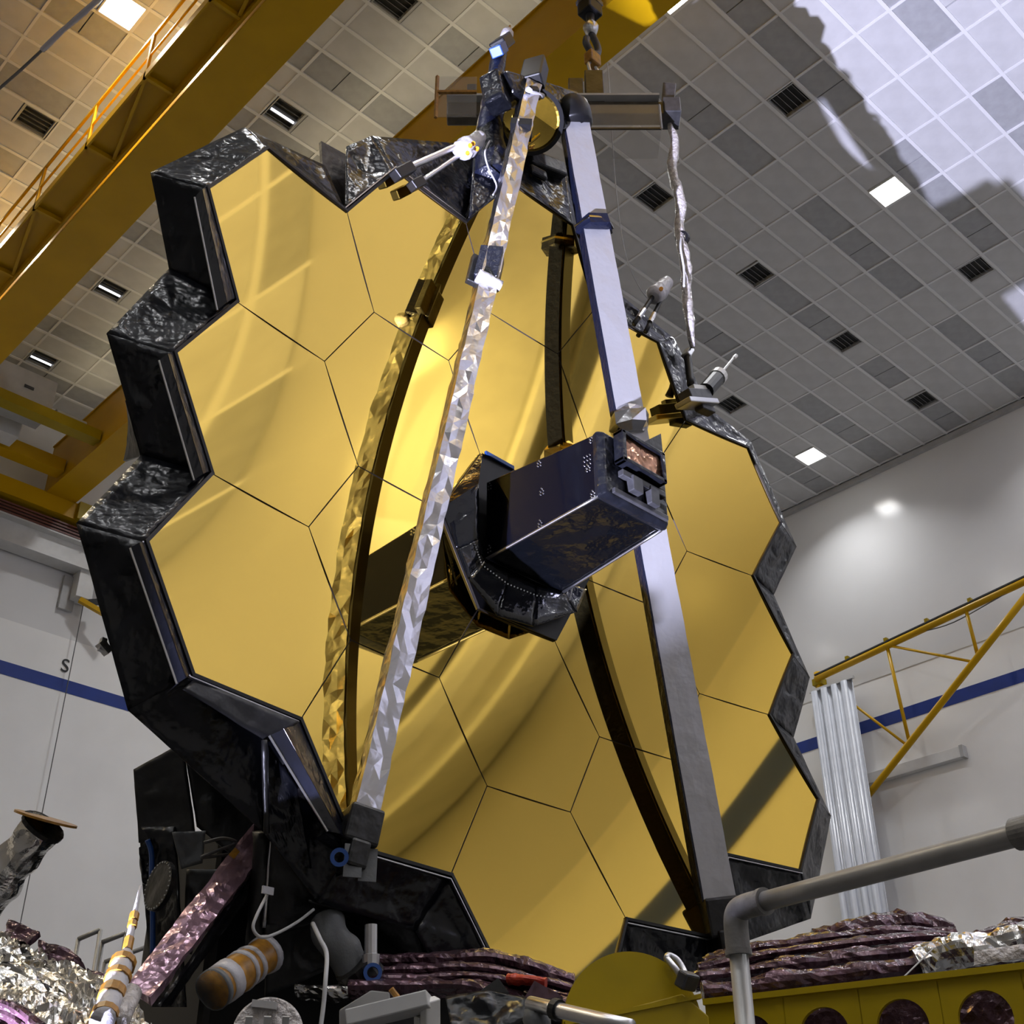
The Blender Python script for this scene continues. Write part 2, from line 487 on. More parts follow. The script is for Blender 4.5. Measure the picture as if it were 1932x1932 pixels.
# work light that throws the telescope's shadow on the ceiling
FL = Vector((-9.0, -2.1, -1.95))
fd = Vector((math.cos(math.radians(46)) * math.cos(math.radians(13)), -math.cos(math.radians(46)) * math.sin(math.radians(13)), math.sin(math.radians(46))))
fl = thing('flood_light', (FL.x, FL.y, ZF), 'yellow tripod work light on the floor left of the telescope', 'work light')
obj('lamp_head', bar(FL - fd * 0.16, FL - fd * 0.05, 0.34, 0.26), 'yellow2', fl)
obj('lamp_glass', bar(FL - fd * 0.05, FL - fd * 0.04, 0.30, 0.22), 'lampglass', fl)
for a in (0.5, 2.6, 4.7):
    obj('tripod_leg', tube(seg((FL.x + 0.45 * math.cos(a), FL.y + 0.45 * math.sin(a), ZF + 0.01), (FL.x - fd.x * 0.1, FL.y - fd.y * 0.1, FL.z - 0.24), 3), 0.014, 8), 'darksteel', fl)
obj('yoke', tube(seg((FL.x - fd.x * 0.1, FL.y - fd.y * 0.1, FL.z - 0.3), FL - fd * 0.1, 2), 0.02, 8), 'darksteel', fl)
sl = bpy.data.lights.new('flood_beam', 'SPOT'); sl.energy = FLOOD_W; sl.color = (0.72, 0.73, 1.0)
sl.spot_size = math.radians(54); sl.spot_blend = 0.35; sl.shadow_soft_size = 0.07
# added flag board, out of view, that cuts the lower part of the beam
ft = thing('added_flag', (FL.x + 1.42, FL.y - 0.46, ZF), 'added unseen black board on a stand, blocking part of the work light', 'flag board')
fa = Vector((math.cos(math.radians(18)), -math.sin(math.radians(18)), 0)); fs = Vector((fa.y, -fa.x, 0))
fc_ = Vector((FL.x, FL.y, ZF)) + fa * 1.5
obj('board', prism([fc_ - fs * 1.5 + Vector((0, 0, 0.6)), fc_ + fs * 2.0 + Vector((0, 0, 0.6)), *[fc_ + fs * q_ + Vector((0, 0, 1.05 + 1.11 * math.sqrt(1 + (q_ / 1.5) ** 2) + (0.06 if q_ < -0.3 else 0))) for q_ in (2.0, 1.5, 1.0, 0.5, 0.0, -0.5, -1.0, -1.5)]], fa * 0.02), 'black', ft)
# added tall board, its edge cuts the beam on the telescope's left side
ea = Vector((math.cos(math.radians(14.5)), math.sin(math.radians(14.5)), 0)); eb = Vector((math.cos(math.radians(75)), math.sin(math.radians(75)), 0))
e0 = Vector((FL.x, FL.y, ZF)) + ea * 1.6; e1 = Vector((FL.x, FL.y, ZF)) + eb * 1.9
obj('tall_board', prism([e0 + Vector((0, 0, 0.1)), e1 + Vector((0, 0, 0.1)), e1 + Vector((0, 0, 4.6)), e0 + Vector((0, 0, 4.6))], (0.02, -0.01, 0)), 'black', ft)
for q in (-1.3, 1.8):
    obj('stand_pole', tube(seg(fc_ + fs * q + fa * 0.04 + Vector((0, 0, 0.02)), fc_ + fs * q + fa * 0.04 + Vector((0, 0, 2.1)), 2), 0.015, 8), 'darksteel', ft)
    obj('stand_foot', bar(fc_ + fs * q + fa * -0.3 + Vector((0, 0, 0.012)), fc_ + fs * q + fa * 0.4 + Vector((0, 0, 0.012)), 0.04, 0.024), 'darksteel', ft)
slo = bpy.data.objects.new('flood_beam', sl); link(slo, fl)
slo.location = FL - Vector((FL.x, FL.y, ZF)); slo.rotation_euler = fd.to_track_quat('-Z', 'Y').to_euler()

# ------------------------------------------------------------------ crane runway and bridge crane
def runway(name, y_in, sgn, label, bars_on=True):
    t = thing(name, (2.0, y_in, 15.05), label, 'crane runway')
    x0, x1 = XL + 0.05, XR - 0.05
    Y = lambda d: y_in - sgn * d
    def yb(a, b, z0, z1):
        return box(x0, x1, min(Y(a), Y(b)), max(Y(a), Y(b)), z0, z1)
    obj('web', yb(0.24, 0.30, 15.10, 15.62), 'lightgrey', t)
    obj('bottom_flange', yb(0.06, 0.48, 15.03, 15.10), 'lightgrey', t)
    obj('top_flange', yb(0.06, 0.48, 15.62, 15.68), 'lightgrey', t)
    obj('ledge', yb(0.0, 0.24, 15.20, 15.58), 'greypaint', t)
    obj('rail', yb(0.18, 0.30, 15.68, 15.975), 'darksteel', t)
    for q in range(4 if bars_on else 0):
        obj('conductor_bar', yb(0.47, 0.50, 15.66 + 0.075 * q, 15.70 + 0.075 * q), 'copperbar', t)
    x = -12.6
    while x < 18 and bars_on:
        obj('bracket', box(x, x + 0.05, min(Y(0.44), Y(0.505)), max(Y(0.44), Y(0.505)), 15.60, 15.95), 'darksteel', t)
        x += 3.3
    return t
runway('crane_runway', YB, 1, 'pale crane runway beam with red conductor bars on the back wall')
runway('crane_runway', YF, -1, 'pale crane runway beam on the wall mirrored in the gold segments', bars_on=False)

GZ0, GZ1 = 16.40, 17.70
crane = thing('bridge_crane', (1.4, 3.0, GZ0), 'yellow double-girder bridge crane under the panelled ceiling', 'bridge crane')
def girder(x0, x1):
    y0, y1 = YF + 0.45, YB - 0.42
    g = obj('girder', box(x0 + 0.03, x1 - 0.03, y0, y1, GZ0 + 0.03, GZ1 - 0.03), 'yellow', crane)
    obj('flange', box(x0, x1, y0, y1, GZ0, GZ0 + 0.03), 'yellow', g)
    obj('flange', box(x0, x1, y0, y1, GZ1 - 0.03, GZ1), 'yellow', g)
    obj('trolley_rail', box((x0 + x1) / 2 - 0.04, (x0 + x1) / 2 + 0.04, y0, y1, GZ1, GZ1 + 0.08), 'darksteel', g)
    return g
girder(-0.64, 0.13)
girder(2.76, 3.44)
# walkway along the left girder
wk = obj('walkway_deck', box(-1.17, -0.66, YF + 0.6, YB - 1.5, 16.62, 16.65), 'yellow', crane)
obj('edge_angle', box(-1.17, -1.14, YF + 0.6, YB - 1.5, 16.50, 16.62), 'yellow', wk)
obj('edge_angle', box(-0.70, -0.66, YF + 0.6, YB - 1.5, 16.46, 16.62), 'yellow', wk)
posts = [6.493 + 1.769 * q for q in range(-10, 6)]
for q, y in enumerate(posts):
    if YF + 0.7 < y < YB - 1.6:
        obj('walkway_brace', box(-1.14, -0.70, y - 0.025, y + 0.025, 16.52, 16.60), 'yellow', wk)
        obj('rail_post', box(-1.17, -1.13, y - 0.03, y + 0.03, 16.50, 17.46), 'yellow', crane)
        if q % 2 == 0:
            obj('walkway_brace', bar((-1.13, y + 0.03, 16.56), (-0.72, y + 1.74, 16.56), 0.05, 0.05), 'yellow', wk)
obj('hand_rail', box(-1.17, -1.13, YF + 0.6, YB - 1.5, 17.44, 17.49), 'yellow', crane)
obj('mid_rail', box(-1.165, -1.135, YF + 0.6, YB - 1.5, 16.98, 17.01), 'yellow', crane)
# added unseen strips: warm fill in place of bounce off the yellow crane
for x in (-0.42, 2.9):
    sl_ = obj('added_fill_strip', box(x - 0.05, x + 0.05, 1.0, 17.0, GZ1, GZ1 + 0.04), 'lightgrey', crane)
    ll = bpy.data.lights.new('added_fill_light', 'AREA'); ll.shape = 'RECTANGLE'; ll.size = 0.1; ll.size_y = 15.8
    ll.energy = 42.0; ll.color = (1.0, 0.83, 0.50)
    lo = bpy.data.objects.new('added_fill_light', ll); link(lo, sl_); lo.location = (0, 0, 0.03); lo.rotation_euler = (math.pi, 0, 0)
# end trucks, cross beams, cabinets
for y0, y1 in ((YB - 0.62, YB - 0.02 - 0.02), (YF + 0.04, YF + 0.62)):
    e = obj('end_truck', box(-1.6, 4.6, y0, y1, 16.02, 16.42), 'yellow', crane)
    for x in (-1.3, -0.4, 3.2, 4.2):
        obj('wheel', disc((x, (y0 + y1) / 2 - 0.05, 16.09), (0, 1, 0), 0.112, 0.1, 20), 'darksteel', e)
obj('cross_beam', box(0.13, 2.76, 16.9, 17.25, 16.55, 16.85), 'yellow', crane)
obj('cross_beam', box(0.13, 2.76, 15.3, 15.6, 16.55, 16.78), 'yellow2', crane)
cab = obj('electric_cabinet', box(0.55, 1.75, 15.55, 16.25, 16.82, 17.62), 'greypaint', crane)
obj('cabinet_handle', box(1.1, 1.3, 15.53, 15.55, 17.2, 17.26), 'darksteel', cab)
obj('motor', tube(seg((1.9, 15.8, 16.98), (2.55, 15.8, 16.98), 3), 0.17, 16), 'greypaint', crane, smooth=False)
obj('cable_box', box(0.2, 1.5, 16.35, 16.8, 16.55, 16.88), 'lightgrey', crane)
obj('wheel_cover', box(3.5, 4.25, YB - 0.75, YB - 0.62, 16.0, 16.42), 'yellow2', crane)

# hoist trolley with hook, hanging over the telescope
HX, HY = 1.299, 0.100
trolley = thing('hoist_trolley', (HX, HY, GZ1 + 0.05), 'dark hoist trolley between the yellow girders at the top', 'hoist')
obj('trolley_frame', box(-0.5, 3.2, HY - 0.75, HY + 0.75, GZ1 + 0.085, GZ1 + 0.3), 'darksteel', trolley)
obj('hoist_drum', box(HX - 0.55, HX + 0.55, HY - 0.5, HY + 0.5, GZ1 - 0.55, GZ1 + 0.085), 'navy', trolley)
BZ = 12.45           # top of the lifting beam
hook = thing('crane_hook', (HX, HY, BZ), 'black hook block on steel cables above the lifting beam', 'crane hook')
for dx in (-0.05, 0.05):
    obj('hoist_rope', tube(seg((HX + dx, HY, GZ1 - 0.55), (HX + dx, HY, 14.53), 2), 0.012, 6), 'wire', hook)
obj('hook_block', box(HX - 0.11, HX + 0.11, HY - 0.10, HY + 0.10, 13.90, 14.55), 'black', hook, bevel=0.02)
obj('block_band', box(HX - 0.115, HX + 0.115, HY - 0.105, HY + 0.105, 14.08, 14.14), 'darksteel', hook)
obj('swivel', tube([(HX, HY, 13.90), (HX, HY, 13.78), (HX, HY, 13.70), (HX, HY, 13.58)], [0.05, 0.045, 0.09, 0.06], 12), 'steel', hook, smooth=True)
obj('hook_body', tube(smooth_path([(HX, HY, 13.60), (HX + 0.09, HY, 13.46), (HX + 0.09, HY, 13.33), (HX, HY, 13.26), (HX - 0.09, HY, 13.34), (HX - 0.08, HY, 13.44)], 5), 0.04, 10), 'darksteel', hook, smooth=True)
obj('load_cell', box(HX - 0.08, HX + 0.08, HY - 0.06, HY + 0.06, 13.06, 13.24), 'amber', hook, bevel=0.02)
obj('shackle', tube(smooth_path([(HX - 0.05, HY, 12.90), (HX - 0.07, HY, 13.02), (HX, HY, 13.10), (HX + 0.07, HY, 13.02), (HX + 0.05, HY, 12.90)], 5), 0.02, 8), 'steel', hook, smooth=True)

# lifting beam wrapped in clear sheet
rx = Vector((0.73, -0.684, 0)).normalized(); ry = Vector((0.684, 0.73, 0)).normalized()
BR = Vector((1.86, -0.43, 12.28)); BL = BR - rx * 2.45
lb = thing('lifting_beam', lerp(BL, BR, 0.5), 'grey-brown lifting beam wrapped in clear plastic under the crane hook', 'lifting beam')
obj('beam_body', bar(BL + rx * 0.1, BR + rx * 0.02, 0.16, 0.2), 'brownbeam', lb, bevel=0.015)
obj('beam_cap', bar(BL + rx * 0.1 + Vector((0, 0, 0.13)), BR - rx * 0.1 + Vector((0, 0, 0.13)), 0.3, 0.03), 'greypaint', lb)
obj('drip_tray', join(bar(BL + rx * 1.45 - ry * 0.2 - Vector((0, 0, 0.28)), BR - rx * 0.12 - ry * 0.2 - Vector((0, 0, 0.28)), 0.01, 0.36),
                      bar(BL + rx * 1.45 - Vector((0, 0, 0.46)), BR - rx * 0.12 - Vector((0, 0, 0.46)), 0.4, 0.01)), 'clear', lb)
obj('tray_edge', join(bar(BL + rx * 1.45 - ry * 0.2 - Vector((0, 0, 0.46)), BR - rx * 0.12 - ry * 0.2 - Vector((0, 0, 0.46)), 0.02, 0.02),
                      bar(BR - rx * 0.12 - ry * 0.2 - Vector((0, 0, 0.46)), BR - rx * 0.12 - ry * 0.2 - Vector((0, 0, 0.1)), 0.02, 0.02)), 'brownbeam', lb)
obj('clear_cover', join(bar(BL - ry * 0.2 + Vector((0, 0, -0.1)), BL + rx * 0.42 - ry * 0.2 + Vector((0, 0, -0.1)), 0.01, 0.36),
                        bar(BL - ry * 0.2 + Vector((0, 0, 0.22)), BL + rx * 0.42 - ry * 0.2 + Vector((0, 0, 0.22)), 0.01, 0.24)), 'clear', lb)
obj('cover_edge', join(bar(BL - ry * 0.21 + Vector((0, 0, 0.09)), BL + rx * 0.42 - ry * 0.21 + Vector((0, 0, 0.09)), 0.035, 0.03),
                       bar(BL - ry * 0.21 + Vector((0, 0, -0.3)), BL - ry * 0.21 + Vector((0, 0, 0.34)), 0.03, 0.03)), 'amber', lb)
obj('end_fitting', join(bar(BR - rx * 0.06, BR + rx * 0.12, 0.26, 0.22), bar(BR + rx * 0.0 + Vector((0, 0, 0.1)), BR + rx * 0.04 + Vector((0, 0, 0.42)), 0.12, 0.14, up=rx)), 'darksteel', lb, bevel=0.01)
obj('end_fitting', bar(BL + rx * 0.36 + Vector((0, 0, -0.08)), BL + rx * 0.36 + Vector((0, 0, 0.42)), 0.1, 0.1, up=rx), 'darksteel', lb, bevel=0.01)
obj('lifting_lug', join(bar(BL + rx * 1.48 + Vector((0, 0, 0.1)), BL + rx * 1.48 + Vector((0, 0, 0.5)), 0.12, 0.16, up=rx), bar(Vector((HX, HY, 12.38)), Vector((HX, HY, 12.90)), 0.14, 0.2, up=rx)), 'brownbeam', lb, bevel=0.01)
obj('window_plate', join(bar(BL + rx * 0.78 + ry * 0.3 + Vector((0, 0, 0.42)), BL + rx * 1.35 + ry * 0.3 + Vector((0, 0, 0.42)), 0.02, 0.3)), 'greypaint', lb)

# plastic-wrapped sling from the beam end down to the fitting on the mirror edge
sx, sy = BR.x + 0.02, BR.y
sl_pts = []
for q in range(41):
    tq = q / 40
    sl_pts.append((sx + 0.02 * math.sin(tq * 19), sy + 0.018 * math.cos(tq * 23 + 1), 12.14 - tq * (12.14 - 9.12)))
rad = [0.02 + 0.045 * (1 - math.exp(-6 * min(q, 40 - q) / 40 * 2.2)) * (0.75 + 0.35 * noise.noise(Vector((q * 0.6, 3, 0)))) for q in range(41)]
st = thing('wrapped_sling', (sx, sy, 9.0), 'lifting sling wrapped in crumpled clear plastic right of the mirror', 'sling')
obj('sling_wrap', tube(sl_pts, rad, 12, jit=0.022, seed=4, freq=14), 'plasticwrap', st, smooth=True)
obj('sling_clip', disc((sx - 0.03, sy - 0.02, 10.47), (1, 0.2, 0.4), 0.07, 0.05, 18, inner=0.045), 'black', st)
obj('tail_cord', tube(smooth_path([(sx - 0.05, sy - 0.03, 10.45), (sx - 0.10, sy - 0.05, 10.25), (sx - 0.08, sy - 0.05, 10.0), (sx - 0.12, sy - 0.06, 9.75)], 6), 0.012, 6), 'cord', st, smooth=True)
gl = thing('guide_line', (1.791, 0.300, 13.232), 'thin grey guide line looping down right of the silver strut', 'cord')
obj('line', tube(smooth_path([(1.783, 0.300, 13.679), (1.791, 0.300, 13.232), (1.551, 0.100, 11.548), (1.565, 0.050, 10.477), (1.707, 0.000, 10.007), (1.887, -0.050, 9.858)], 8), 0.006, 6), 'cord', gl, smooth=True)

# ------------------------------------------------------------------ space telescope
ZM, RS = 6.4, 15.88            # height of the mirror vertex, radius of curvature
S = 1.327 / math.sqrt(3)
HEXV = {'R': (1, 0), 'TR': (.5, .8660254), 'TL': (-.5, .8660254), 'L': (-1, 0), 'BL': (-.5, -.8660254), 'BR': (.5, -.8660254)}
def sag(x, z):
    return -(RS - math.sqrt(RS * RS - x * x - z * z))
def mp(x, z, d=0.0):
    """point on the mirror sphere (x, z from the vertex), d towards the back"""
    return Vector((x, sag(x, z) + d, ZM + z))
def hexc(c, r):
    return 1.5 * S * c, 1.327 * r
def hv(c, r, v, grow=0.0, d=0.0):
    x, z = hexc(c, r)
    k = S + grow
    return mp(x + k * HEXV[v][0], z + k * HEXV[v][1], d)

tele = thing('space_telescope', (0, 0.4, 3.0), 'large space telescope with gold hexagon mirror, black shroud and silver struts', 'telescope')

SEGS = [(-2, r) for r in (1, 0, -1)] + [(-1, r) for r in (1.5, .5, -.5, -1.5)] + [(0, r) for r in (2, 1, -1, -2)] + [(1, r) for r in (1.5, .5, -.5, -1.5)] + [(2, r) for r in (1, 0, -1)]
def hex_patch(c, r, half, n=8):
    x0, z0 = hexc(c, r)
    pts, idx, F = [], {}, []
    def P(a, b, k):
        # a,b barycentric in sector k
        u = (math.cos(math.pi / 3 * k), math.sin(math.pi / 3 * k)); w = (math.cos(math.pi / 3 * (k + 1)), math.sin(math.pi / 3 * (k + 1)))
        x = x0 + half * (a * u[0] + b * w[0]) / n; z = z0 + half * (a * u[1] + b * w[1]) / n
        key = (round(x, 5), round(z, 5))
        if key not in idx:
            idx[key] = len(pts); pts.append(tuple(mp(x, z)))
        return idx[key]
    for k in range(6):
        for a in range(n):
            for b in range(n - a):
                F.append((P(a, b, k), P(a, b + 1, k), P(a + 1, b, k)))
                if a + b < n - 1:
                    F.append((P(a + 1, b, k), P(a, b + 1, k), P(a + 1, b + 1, k)))
    # faces must look towards -Y
    a, b, c_ = (Vector(pts[i]) for i in F[0])
    if (b - a).cross(c_ - a).y > 0:
        F = [tuple(reversed(f)) for f in F]
    return pts, F
for c, r in SEGS:
    half = S - 0.0042
    seg_o = obj('mirror_segment', hex_patch(c, r, half), 'gold', tele, smooth=True)
    wp = wpos(seg_o)
    seg_o.data.normals_split_custom_set_from_vertices([tuple((Vector((0, -RS, ZM)) - (v_.co + wp)).normalized()) for v_ in seg_o.data.vertices])
    x0, z0 = hexc(c, r)
    V, F = [], []
    for k in range(6):
        a = math.pi / 3 * k
        V.append(tuple(mp(x0 + half * math.cos(a), z0 + half * math.sin(a), 0.0004)))
        V.append(tuple(mp(x0 + half * math.cos(a), z0 + half * math.sin(a), 0.045)))
    for k in range(6):
        F.append((2 * k, 2 * ((k + 1) % 6), 2 * ((k + 1) % 6) + 1, 2 * k + 1))
    obj('rim', (V, F), 'gold_rim', seg_o)
# backing behind the gaps
V, F = [], []
for c, r in SEGS + [(0, 0)]:
    n0 = len(V)
    for k in range(6):
        x0, z0 = hexc(c, r)
        V.append(tuple(mp(x0 + (S + .002) * math.cos(math.pi / 3 * k), z0 + (S + .002) * math.sin(math.pi / 3 * k), 0.05)))
    F.append(tuple(range(n0, n0 + 6)))
obj('backplane', (V, F), 'black', tele, solid=0.02)
obj('backplane_frame', join(box(-1.6, 1.85, 0.12, 1.9, 5.2, 8.6), box(-1.2, 1.85, 0.12, 1.2, 4.2, 5.2), box(-1.2, 1.3, 0.12, 1.6, 8.6, 9.3), box(1.85, 3.2, 0.1, 0.9, 4.4, 8.3), box(-2.7, -1.6, 0.1, 0.5, 5.2, 7.6)), 'blanket_matt', tele)

# black blanket frill round the rim: (inner vertex, outer point)
RING = [((-2, 1, 'TL'), (-2.770, -0.120, 8.729)), ((-2, 1, 'L'), (-3.362, -0.100, 7.861)), ((-2, 1, 'BL'), (-3.065, 0.020, 7.286)),
        ((-2, 0, 'L'), (-3.424, -0.100, 6.471)), ((-2, 0, 'BL'), (-3.019, 0.020, 5.849)), ((-2, -1, 'L'), (-3.376, -0.120, 5.162)),
        ((-2, -1, 'BL'), (-2.906, -0.120, 4.216)), ((-2, -1, 'BR'), (-1.981, -0.100, 3.759)), ((-1, -1.5, 'BL'), (-1.626, -0.120, 3.452)),
        ((-1, -1.5, 'BR'), (-0.932, -0.120, 3.410)), ((0, -2, 'BL'), (-0.605, -0.120, 3.060)), ((0, -2, 'BR'), (0.234, -0.150, 3.022)),
        ((0, -2, 'R'), (0.916, -0.150, 3.380)), ((1, -1.5, 'BR'), (1.665, -0.200, 3.475)), ((2, -1, 'BL'), (2.025, -0.200, 3.775)),
        ((2, -1, 'BR'), (2.955, -0.220, 4.112)), ((2, -1, 'R'), (3.441, -0.220, 5.040)), ((2, 0, 'BR'), (3.098, -0.180, 5.661)),
        ((2, 0, 'R'), (3.409, -0.220, 6.301)), ((2, 1, 'BR'), (3.067, -0.180, 7.035)), ((2, 1, 'R'), (3.491, -0.220, 7.689)),
        ((2, 1, 'TR'), (2.947, -0.220, 8.659)), ((1, 1.5, 'R'), (2.388, -0.200, 8.766)), ((1, 1.5, 'TR'), (1.913, -0.200, 9.368)),
        ((0, 2, 'R'), (1.176, -0.200, 9.469)), ((0, 2, 'TR'), (0.503, -0.150, 10.682)), ((0, 2, 'TL'), (-0.201, -0.140, 10.516)),
        ((0, 2, 'L'), (-0.522, -0.120, 10.241)), ((-1, 1.5, 'TL'), (-1.676, -0.120, 9.479)), ((-1, 1.5, 'L'), (-1.971, -0.120, 9.025))]
def grown(c, r, v, g, d):
    p = hv(c, r, v)
    q = Vector((p.x, 0, p.z - ZM)); q.normalize()
    return p + q * g + Vector((0, d, 0))
N = len(RING)
for q in range(N):
    (k0, o0), (k1, o1) = RING[q], RING[(q + 1) % N]
    i0, i1 = grown(*k0, 0.015, 0.012), grown(*k1, 0.015, 0.012)
    o0, o1 = Vector(o0), Vector(o1)
    if k0 == (-1, 1.5, 'L'):
        o0 = Vector((-2.070, -0.120, 8.855))          # the notch between the two top blankets stays open
    if k0 == (-1, 1.5, 'TL'):
        o1 = Vector((-1.899, -0.120, 9.190))
    L = (i1 - i0).length
    obj('blanket_panel', sheet(i0, i1, o1, o0, max(10, int(L / 0.055)), 9, amp=0.05, freq=3.2, seed=q, edge=0.12), 'blanket', tele, smooth=True, solid=0.012)
    # black bezel line and pale seam along the mirror edge
    b = obj('edge_bezel', bar(grown(*k0, 0.008, -0.004), grown(*k1, 0.008, -0.004), 0.02, 0.022, up=(0, 1, 0), ext=0.008), 'black', tele)
    if q in (5, 6, 7, 8, 9, 10, 12, 13, 14, 27, 28):
        obj('seam', bar(grown(*k0, 0.034, -0.002), grown(*k1, 0.034, -0.002), 0.007, 0.02, up=(0, 1, 0)), 'steel', b)

# raised glossy strips on the outer edges of the left wing and the lower left corner
def edge_strip(k0, k1, o0, o1):
    i0, i1 = grown(*k0, 0.03, -0.01), grown(*k1, 0.03, -0.01)
    i0, i1 = lerp(i0, i1, 0.01), lerp(i0, i1, 0.985)
    o0, o1 = Vector(o0), Vector(o1)
    mid0 = lerp(i0, o0, 0.72) + Vector((0, -0.05, 0)); mid1 = lerp(i1, o1, 0.72) + Vector((0, -0.05, 0))
    t = obj('edge_strip', join(sheet(i0, i1, mid1, mid0, 26, 6, amp=0.012, freq=7, seed=1), sheet(mid0, mid1, o1, o0, 26, 3, amp=0.006, freq=9, seed=2)), 'blanket_gloss', tele, smooth=False, solid=0.008)
    obj('strip_seam', tube(seg(o0, o1, 4), 0.007, 6), 'steel', t)
    obj('strip_end', sheet(i1, o1, o1 + Vector((0, 0.1, -0.02)), i1 + Vector((0, 0.1, -0.02)), 6, 4, amp=0.01, freq=9), 'blanket_gloss', t, solid=0.006)
edge_strip((-2, 1, 'L'), (-2, 1, 'BL'), (-3.168, -0.400, 7.549), (-2.844, -0.300, 6.867))
edge_strip((-2, 0, 'L'), (-2, 0, 'BL'), (-3.187, -0.360, 6.245), (-2.824, -0.300, 5.602))
edge_strip((-2, -1, 'L'), (-2, -1, 'BL'), (-3.183, -0.420, 4.959), (-2.803, -0.420, 4.299))
edge_strip((-1, -1.5, 'L'), (-1, -1.5, 'BL'), (-2.211, -0.400, 4.181), (-1.772, -0.380, 3.757))
# big dark fold running under the lower left edge, and loose flap below it
obj('blanket_flap', sheet((-2.669, -0.340, 4.391), (-1.972, -0.320, 4.351), (-2.152, -0.300, 4.190), (-2.735, -0.360, 4.309), 22, 5, amp=0.02, freq=5, seed=31), 'blanket_matt', tele, smooth=True, solid=0.01)
obj('blanket_flap', sheet((-2.161, -0.280, 4.208), (-1.910, -0.250, 4.020), (-1.606, -0.100, 3.465), (-1.993, -0.120, 3.746), 16, 16, amp=0.06, freq=3.5, seed=32), 'blanket', tele, smooth=True, solid=0.012)
obj('blanket_fold', tube(seg((-2.189, -0.320, 4.186), (-2.016, -0.160, 3.744), 8), 0.018, 8, jit=0.008), 'blanket_matt', tele, smooth=True)
obj('blanket_flap', sheet((-1.669, -0.100, 3.454), (-0.917, -0.120, 3.424), (-0.755, 0.000, 3.280), (-1.313, 0.100, 3.465), 18, 8, amp=0.05, freq=4, seed=33), 'blanket_matt', tele, smooth=True, solid=0.012)
# dark backing plate showing in the notch at the top
obj('notch_plate', prism([(-2.023, 0.050, 9.300), (-1.788, 0.050, 9.327), (-1.735, 0.000, 8.721), (-1.972, 0.000, 8.686)], (0, 0.03, 0)), 'blanket_matt', tele)
# deep side walls of the left wing behind the zigzag
obj('wing_side', sheet((-3.159, 0.050, 6.196), (-3.007, 0.250, 6.199), (-2.995, 0.300, 5.953), (-3.004, 0.050, 5.863), 8, 8, amp=0.02, freq=5), 'blanket_matt', tele, solid=0.02)

# ---- central instrument housing
hx = [mp(S * 1.0 * math.cos(math.pi / 3 * k), S * 1.0 * math.sin(math.pi / 3 * k), -0.02) for k in range(6)]
aos = obj('optics_housing', prism(hx, (0, 0.03, 0)), 'black', tele)
# trunk: left/right x, bottom/top z at base and tip
Y0, Y1 = -0.12, -1.17
b0 = dict(xl=-0.40, xr=0.36, zb=6.10, zt=6.74); b1 = dict(xl=-0.345, xr=0.30, zb=6.165, zt=6.66)
def tq(bb, Y, zt=None):
    return [Vector((bb['xl'], Y, bb['zb'])), Vector((bb['xr'], Y, bb['zb'])), Vector((bb['xr'], Y, bb['zt'])), Vector((bb['xl'], Y, bb['zt']))]
A, B = tq(b0, Y0), tq(b1, Y1)
side = obj('side_panel', prism([A[0], A[3], B[3], B[0]], (0.012, 0, 0)), 'baffle', aos)
obj('right_panel', prism([A[2], A[1], B[1], B[2]], (-0.012, 0, 0)), 'baffle', aos)
obj('top_panel', sheet(A[3], A[2], B[2], B[3], 8, 12, amp=0.012, freq=4), 'baffle_foil', aos, smooth=True, solid=0.01)
obj('bottom_shroud', sheet(A[1], A[0], B[0], B[1], 20, 30, amp=0.03, freq=4.5, seed=5, edge=0.1), 'baffle_foil', aos, smooth=True, solid=0.008)
for p, q in ((A[0], B[0]), (A[1], B[1])):
    obj('edge_rail', tube(seg(p + Vector((0, 0, -0.008)), q + Vector((0, 0, -0.008)), 6), 0.011, 8), 'steel', aos, smooth=True)
# rivets on the side panel
def side_pt(u, v):
    a = lerp(A[0], B[0], u); b = lerp(A[3], B[3], u)
    return lerp(a, b, v) + Vector((-0.001, 0, 0))
rv = []
for (u, v) in ((0.03, 0.08), (0.03, 0.92), (0.5, 0.05), (0.52, 0.5), (0.5, 0.94), (0.96, 0.06), (0.97, 0.94), (0.93, 0.5)):
    for du, dv in ((-0.012, -0.022), (0.012, -0.022), (-0.012, 0.022), (0.012, 0.022), (0.0, 0.06)):
        p = side_pt(u + du, min(0.99, max(0.01, v + dv)))
        rv.append(disc(p, (-1, 0, 0), 0.006, 0.004, 8))
for a in range(3):
    for b in range(3):
        rv.append(disc(side_pt(0.9 + 0.025 * a, 0.58 + 0.07 * b), (-1, 0, 0), 0.005, 0.004, 8))
obj('rivets', join(*rv), 'steel', aos, kind='stuff')
# flared skirt round the trunk base
sk_o = [(-0.725, -0.050, 6.375), (-0.644, -0.080, 6.101), (-0.564, -0.120, 5.871), (-0.292, -0.120, 5.675), (0.042, -0.140, 5.698), (0.500, -0.140, 5.974), (0.657, -0.100, 6.241)]
sk_i = [(-0.553, -0.200, 6.634), A[0] + Vector((-0.10, -0.04, 0.10)), A[0] + Vector((-0.015, -0.01, -0.015)), lerp(A[0], A[1], 0.3) + Vector((0, -0.01, -0.02)), lerp(A[0], A[1], 0.65) + Vector((0, -0.01, -0.02)), A[1] + Vector((0.02, -0.02, -0.015)), A[1] + Vector((0.05, 0, 0.1))]
for q in range(6):
    obj('skirt_panel', sheet(sk_o[q], sk_o[q + 1], sk_i[q + 1], sk_i[q], 10, 6, amp=0.012, freq=6, seed=40 + q), 'baffle_foil', aos, smooth=True, solid=0.006)
rv = []
